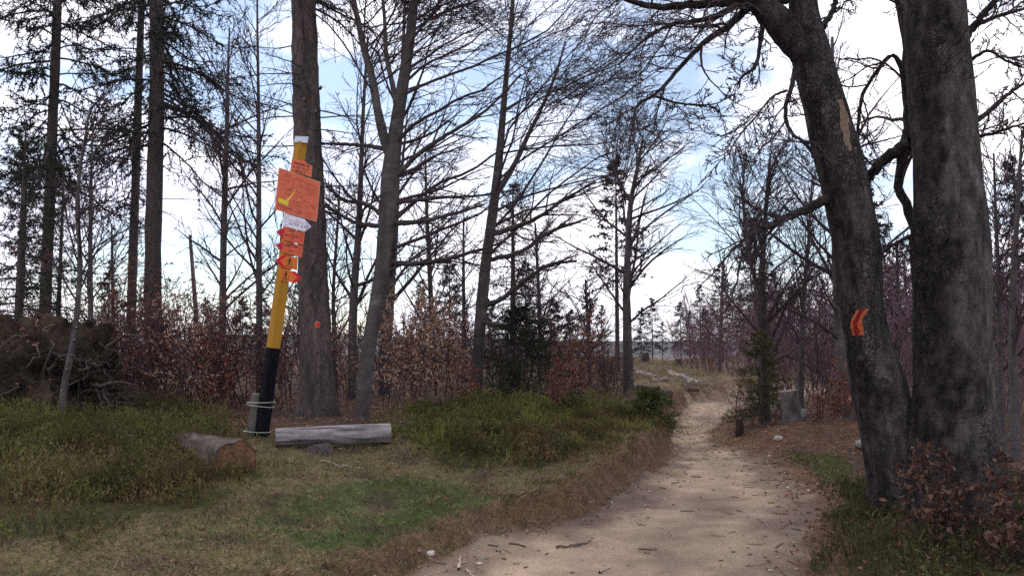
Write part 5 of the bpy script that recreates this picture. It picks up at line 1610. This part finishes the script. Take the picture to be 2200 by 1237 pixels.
# grass right of the path and on the clear-cut
g = G()
def rgt(x, y):
    dl, dr = path_d(x, y)
    b, gg = cover(x, y)
    return (dr > 0.05) * (gg * 0.9 + 0.10 * smooth(0.0, 0.4, vnoise(xy0(x, y), 1.3, 49))) * (b < 0.5)
pos, rng = scatter(90000, 1.5, 9, 4, 15, 303, rgt)
blades(rng, g, pos, 0.08, 0.007, np.concatenate([GRN, OLV, DRY[:2]]), 0.6)
def clr(x, y):
    dl, dr = path_d(x, y)
    return (np.maximum(dl, dr) > 0.1) * smooth(15, 19, y) * ((x > 1.0) & (x < 0.24 * y + 0.5)) * smooth(-0.7, 0.3, vnoise(xy0(x, y), 0.8, 50))
pos, rng = scatter(60000, 0, 12, 15, 46, 304, clr)
blades(rng, g, pos[:30000], 0.16, 0.018, np.array([(0.25, 0.19, 0.12), (0.20, 0.14, 0.085), (0.30, 0.24, 0.16), (0.15, 0.13, 0.06)]), 0.7)
tag(g.build('rough_grass', M_grass), 'tufts of grass right of the path and over the cleared slope', 'grass', kind='stuff')

# bilberry
def bilberry(name, label, n, x0, x1, y0, y1, seed, which, hgt, cols, leafc):
    def soft(x, y):
        q = xy0(x, y)
        wx, wy = x + 0.3 * vnoise(q, 1.6, 21) + 0.15 * vnoise(q, 4.6, 23), y + 0.3 * vnoise(q, 1.6, 22) + 0.15 * vnoise(q, 4.6, 24)
        wsum = 0
        for ox, oy in ((0, 0), (.35, 0), (-.35, 0), (0, .4), (0, -.4), (.6, .1), (-.6, -.1), (0.1, -.75)):
            wsum = wsum + inpoly(wx + ox, wy + oy, BIL[which]) / 8.0
        return wsum
    def dn(x, y):
        dl, dr = path_d(x, y)
        return soft(x, y) ** 1.6 * (np.maximum(dl, dr) > 0.12) * (0.22 + 0.78 * smooth(-0.25, 0.2, vnoise(xy0(x, y), 2.6, seed + 3)))
    pos, rng = scatter(n, x0, x1, y0, y1, seed, dn)
    sw = soft(pos[:, 0], pos[:, 1])
    M = len(pos)
    cl = vnoise(pos * [1, 1, 0], 1.4, seed)
    tall = np.clip(1 + 0.75 * cl + 0.5 * vnoise(pos * [1, 1, 0], 4.0, seed + 1), 0.3, 2.1) * (0.35 + 0.65 * sw)
    g = G()
    d = nrm(np.stack([rng.normal(size=M) * 0.28, rng.normal(size=M) * 0.28, np.ones(M)], -1))
    h = hgt * tall * (0.45 + 1.3 * rng.random(M) ** 2)
    sd = nrm(np.cross(d, rng.normal(size=(M, 3))))
    top = pos + d * h[:, None]
    brown = 0.85 * smooth(-0.25, 0.55, 0.55 * vnoise(pos * [1, 1, 0], 0.9, seed + 7) + 0.6 * vnoise(pos * [1, 1, 0], 2.8, seed + 8) + 0.25 * rng.normal(size=M))
    bc = np.array(cols[0]) * (1 - brown[:, None]) + np.array(cols[1]) * brown[:, None]
    v = np.stack([pos - sd * 0.0035, pos + sd * 0.0035, top], 1).reshape(-1, 3)
    g.add(v, tris=np.arange(M * 3).reshape(-1, 3), c=np.repeat(bc * (0.6 + 0.6 * rng.random((M, 1))), 3, 0))
    nl = 7
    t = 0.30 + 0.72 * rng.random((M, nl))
    lp = pos[:, None] + d[:, None] * (h[:, None] * t)[..., None] + 0.012 * rng.normal(size=(M, nl, 3))
    lp = lp.reshape(-1, 3)
    ML = len(lp)
    dd = nrm(0.55 * rng.normal(size=(ML, 3)) + np.repeat(d, nl, 0))
    ss = nrm(np.cross(dd, rng.normal(size=(ML, 3))))
    l = (0.020 + 0.030 * rng.random(ML))[:, None]
    v = np.stack([lp - ss * l * 0.16, lp + ss * l * 0.16, lp + dd * l], 1).reshape(-1, 3)
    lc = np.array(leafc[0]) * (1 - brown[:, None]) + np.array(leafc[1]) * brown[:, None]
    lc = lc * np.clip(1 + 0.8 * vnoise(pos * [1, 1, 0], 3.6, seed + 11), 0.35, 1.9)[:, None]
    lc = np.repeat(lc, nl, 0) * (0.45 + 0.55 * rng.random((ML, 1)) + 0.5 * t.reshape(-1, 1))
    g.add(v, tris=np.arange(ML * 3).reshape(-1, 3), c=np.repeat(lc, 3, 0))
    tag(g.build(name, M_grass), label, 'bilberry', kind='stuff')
bilberry('bilberry_shrubs', 'olive green bilberry around the sawn log at left', 70000, -9, -1.2, 5.2, 13.0, 311, 0, 0.19, [(0.085, 0.07, 0.034), (0.11, 0.065, 0.042)], [(0.084, 0.088, 0.023), (0.115, 0.074, 0.037)])
bilberry('bilberry_shrubs', 'olive and brown bilberry behind the end of the bench log', 56000, -2.5, 4.0, 8.0, 15.5, 312, 1, 0.165, [(0.085, 0.07, 0.034), (0.12, 0.07, 0.045)], [(0.098, 0.102, 0.024), (0.135, 0.084, 0.042)])
bilberry('bilberry_shrubs', 'dark bilberry at the feet of the two big beeches', 26000, 1.8, 6.5, 3.8, 9.0, 313, 2, 0.13, [(0.06, 0.055, 0.03), (0.06, 0.045, 0.03)], [(0.055, 0.062, 0.020), (0.058, 0.050, 0.020)])

# fallen leaves
def litter(name, label, n, x0, x1, y0, y1, seed, dens, cols, ln=0.05):
    pos, rng = scatter(n, x0, x1, y0, y1, seed, dens)
    g = G()
    leaf_at(rng, g, pos + [0, 0, 0.012], ln, ln * 0.62, cols, flat=True)
    tag(g.build(name, M_leaf), label, 'leaves', kind='stuff')
LIT = [(0.20, 0.105, 0.07), (0.27, 0.16, 0.11), (0.15, 0.07, 0.05), (0.33, 0.22, 0.16)]
def lf(x, y):
    dl, dr = path_d(x, y)
    b, g_ = cover(x, y)
    return (dl > 0.2) * (b < 0.5) * (smooth(9.0, 11.5, y - 0.2 * x) * 0.9 + 0.9 * np.exp(-(((x + 1.1) / 0.8) ** 2 + ((y - 8.9) / 0.45) ** 2)) + 0.07) * smooth(22, 13, y)
litter('leaf_litter', 'fallen brown leaves under the trees on the left', 60000, -10, 4, 4, 22, 321, lf, LIT)
def rf(x, y):
    dl, dr = path_d(x, y)
    return (dr > -0.35) * smooth(-0.45, 0.5, dr + 0.35 * vnoise(xy0(x, y), 1.8, 55)) * smooth(20, 12, y) * (0.35 + 0.65 * smooth(-0.2, 0.4, vnoise(xy0(x, y), 1.1, 56)))
litter('leaf_litter', 'fallen rust-brown leaves right of the path and on the mound', 50000, 1, 10, 3.8, 20, 322, rf, LIT + RUST)

def pl(x, y):
    dl, dr = path_d(x, y)
    e = np.maximum(dl, dr)
    return (e < 0.25) * (0.05 + 0.6 * smooth(-0.75, 0.05, e + 0.25 * vnoise(xy0(x, y), 2.2, 57))) * smooth(22, 10, y)
litter('path_leaves', 'small dead leaves gathered along both margins of the path', 15000, -3, 7, 3.8, 22, 323, pl, [(0.16, 0.09, 0.06), (0.24, 0.15, 0.105), (0.10, 0.06, 0.045), (0.36, 0.27, 0.20)], 0.034)

# loose sticks, chips and pebbles on the path
def debris():
    def pf(x, y):
        dl, dr = path_d(x, y)
        e = np.maximum(dl, dr)
        return (e < 0.15) * (0.25 + 0.75 * smooth(-0.9, 0.0, e))
    pos, rng = scatter(7000, -2.5, 6, 4, 22, 331, pf)
    g = G()
    M = len(pos)
    v0 = np.array([(1, 0, 0), (-1, 0, 0), (0, 1, 0), (0, -1, 0), (0, 0, 1), (0, 0, -1)], float)
    f0 = np.array([(0, 2, 4), (2, 1, 4), (1, 3, 4), (3, 0, 4), (2, 0, 5), (1, 2, 5), (3, 1, 5), (0, 3, 5)])
    s = 0.005 + 0.022 * rng.random(M) ** 4
    V = v0[None] * s[:, None, None] * (0.6 + 0.8 * rng.random((M, 6, 1))) * np.array([1, 1, 0.6])
    V = V + pos[:, None] + np.array([0, 0, 0.003])
    cc = np.array([(0.32, 0.27, 0.23)]) * (0.4 + 1.1 * rng.random((M, 1)))
    g.add(V.reshape(-1, 3), tris=(f0[None] + np.arange(M)[:, None, None] * 6).reshape(-1, 3), c=np.repeat(cc, 6, 0))
    tag(g.build('pebbles', M_stone), 'loose pebbles and grit on the sandy path', 'pebbles', kind='stuff')
    pos, rng = scatter(2600, -2.5, 6, 4, 22, 332, pf)
    M = len(pos)
    a = rng.random(M) * 6.28
    d = np.stack([np.cos(a), np.sin(a), 0 * a], -1)
    L = 0.03 + 0.13 * rng.random(M) ** 2.5
    Pn = pos[:, None] + d[:, None] * (np.linspace(-.5, .5, 3)[None] * L[:, None])[..., None] + np.array([0, 0, 0.006])
    Pn[:, 1] += 0.01 * rng.normal(size=(M, 3)) * [1, 1, 0]
    Pn[..., 2] = height(Pn[..., 0], Pn[..., 1]) + 0.005
    v, q = tubes(Pn, np.full((M, 3), 0.004) * (0.6 + rng.random((M, 1))), 4)
    cc = np.array([(0.17, 0.12, 0.09)]) * (0.35 + 1.3 * rng.random((M, 1)))
    g = G().add(v, quads=q, c=np.repeat(cc, 12, 0))
    tag(g.build('twig_litter', M_twig), 'small broken twigs scattered over the path', 'twigs', kind='stuff')
debris()
def stick(pxs, label, r=0.010, c=(0.30, 0.25, 0.21), seed=1):
    pts = np.array([on_ground(a, b) for a, b in pxs])
    b = pts.mean(0); b[2] = pts[:, 2].min()
    pts[:, 2] += r
    rt = thing('fallen_stick', b, label, 'stick', 'sticks on the ground')
    sp, sr = spline(pts - b, np.linspace(r, r * 0.5, len(pts)), 14)
    rng = np.random.default_rng(seed)
    sp[1:-1] += rng.normal(size=(12, 3)) * r * 0.5
    v, q = tubes(sp[None], sr[None], 6)
    G().add(v, quads=q, c=c).build('stem', M_wood, rt, True)
    tw, rw = spawn(rng, sp[None], sr[None], 4, 0.25, 0.9, 0.7, 0.2, 0.3, 0.4, 4, 0.15, rmin=0.003)
    for k in range(4):
        v, q = tubes(tw[k:k + 1], rw[k:k + 1], 4)
        G().add(v, quads=q, c=c).build('side_twig', M_wood, rt, True)
stick([(688, 992), (715, 997), (730, 1006), (748, 1003)], 'pale forked stick in the grass below the bench log', 0.011, seed=2)
stick([(735, 1000), (762, 1006), (785, 1008)], 'thin pale stick right of the forked one below the bench log', 0.007, seed=3)
stick([(1195, 1178), (1230, 1174), (1270, 1164)], 'dark curved stick lying at the left edge of the path', 0.010, (0.12, 0.08, 0.065), seed=4)
stick([(985, 1226), (988, 1212), (990, 1200)], 'short bleached stick at the bottom of the path', 0.012, (0.42, 0.34, 0.28), seed=5)
stick([(1000, 1226), (1012, 1237), (1022, 1246)], 'broken light stick at the lower frame edge on the path', 0.011, (0.36, 0.29, 0.24), seed=6)
stick([(1288, 1232), (1300, 1226), (1312, 1222)], 'small light stick lower middle of the path', 0.010, (0.34, 0.27, 0.22), seed=7)
stick([(1425, 934), (1445, 938), (1470, 944)], 'dark twig across the path at its narrow point', 0.010, (0.10, 0.07, 0.055), seed=8)
def stone(px, py, s, label, seed, c=(0.30, 0.28, 0.27)):
    p = on_ground(px, py)
    rt = thing('stone', p, label, 'stone', 'stones by the path')
    rng = np.random.default_rng(seed)
    th, ph = np.meshgrid(np.linspace(0, 2 * math.pi, 14, endpoint=False), np.linspace(0, math.pi, 9), indexing='ij')
    d = np.stack([np.sin(ph) * np.cos(th), np.sin(ph) * np.sin(th), np.cos(ph)], -1)
    V = d * (1 + 0.35 * fbm(d, 1.5, 3, seed))[..., None] * s * np.array([1.2, 0.9, 0.65]) + [0, 0, s * 0.3]
    idx = np.arange(14 * 9).reshape(14, 9)
    A, B = idx, np.roll(idx, -1, 0)
    G().add(V.reshape(-1, 3), quads=np.stack([A[:, :-1], A[:, 1:], B[:, 1:], B[:, :-1]], -1).reshape(-1, 4), c=c).build('rock_body', M_stone, rt, True)
stone(1672, 944, 0.06, 'whitish stone on the mound front right of the path', 1, (0.42, 0.38, 0.36))
stone(1868, 962, 0.13, 'grey rock left of the leaning beech foot', 2, (0.22, 0.22, 0.21))
stone(925, 1193, 0.028, 'small white pebble under the bank at the path edge', 3, (0.5, 0.46, 0.42))
stone(604, 955, 0.05, 'pale stone between the post foot and the bench log', 4, (0.3, 0.27, 0.23))

# dark leafy shrub at the lower right, in front of the big beeches
def corner_shrub(px, Y, seed, H, label, nst=4, nleaf=2):
    gw, gl = sapling_geo(seed, H, nst, 10, 4, nleaf, [(0.10, 0.046, 0.032), (0.15, 0.078, 0.052), (0.07, 0.032, 0.025), (0.20, 0.12, 0.082)], ln=0.056, wd=0.038, c=(0.05, 0.038, 0.036), spread=0.9)
    r = thing('leafy_shrub', base(px, Y), label, 'shrub', 'brown-leaved shrubs by the big beeches')
    gw.build('stems', M_twig, r, True)
    gl.build('dry_leaves', M_leaf, r)
corner_shrub(2015, 5.9, 401, 0.85, 'dark brown-leaved shrub in front of the two big beeches, left one')
corner_shrub(2085, 5.7, 402, 0.85, 'dark brown-leaved shrub right before the thickest beech')
corner_shrub(2150, 5.6, 403, 0.9, 'brown-leaved shrub right of the thickest beech foot')
corner_shrub(2200, 5.3, 404, 0.8, 'brown-leaved shrub cut by the right border', 5)

# ------------------------------------------------------------------ far hills and the air between
def hills():
    xs = np.linspace(-1800, 1800, 240)
    ys = np.linspace(1250, 1950, 30)
    X, Y = np.meshgrid(xs, ys)
    prof = np.sin(np.clip((Y - 1250) / 700, 0, 1) * math.pi)
    Z = -18 + prof * (30 + 14 * fbm(xy0(X, Y), 0.0022, 4, 3))
    idx = np.arange(X.size).reshape(X.shape)
    Q = np.stack([idx[:-1, :-1], idx[:-1, 1:], idx[1:, 1:], idx[1:, :-1]], -1).reshape(-1, 4)
    o = G().add(np.stack([X, Y, Z], -1).reshape(-1, 3), quads=Q, c=(0.045, 0.05, 0.045)).build('hills', M_ground, smooth_=True)
    tag(o, kind='structure')
hills()
def haze():
    m = bpy.data.materials.new('haze_air')
    m.use_nodes = True
    n = m.node_tree
    n.nodes.clear()
    pv = n.nodes.new('ShaderNodeVolumePrincipled')
    pv.inputs['Color'].default_value = (0.94, 0.96, 1.0, 1)
    pv.inputs['Density'].default_value = 0.00017
    pv.inputs['Anisotropy'].default_value = 0.2
    out = n.nodes.new('ShaderNodeOutputMaterial')
    n.links.new(pv.outputs['Volume'], out.inputs['Volume'])
    v = [(x, y, z) for z in (-24, 60) for x, y in ((-2100, -500), (2100, -500), (2100, 2400), (-2100, 2400))]
    o = G().add(v, quads=[(3, 2, 1, 0), (4, 5, 6, 7), (0, 1, 5, 4), (1, 2, 6, 5), (2, 3, 7, 6), (3, 0, 4, 7)]).build('haze', m)
    tag(o, 'thin pale haze in the air towards the far hills', 'haze', kind='stuff')
haze()
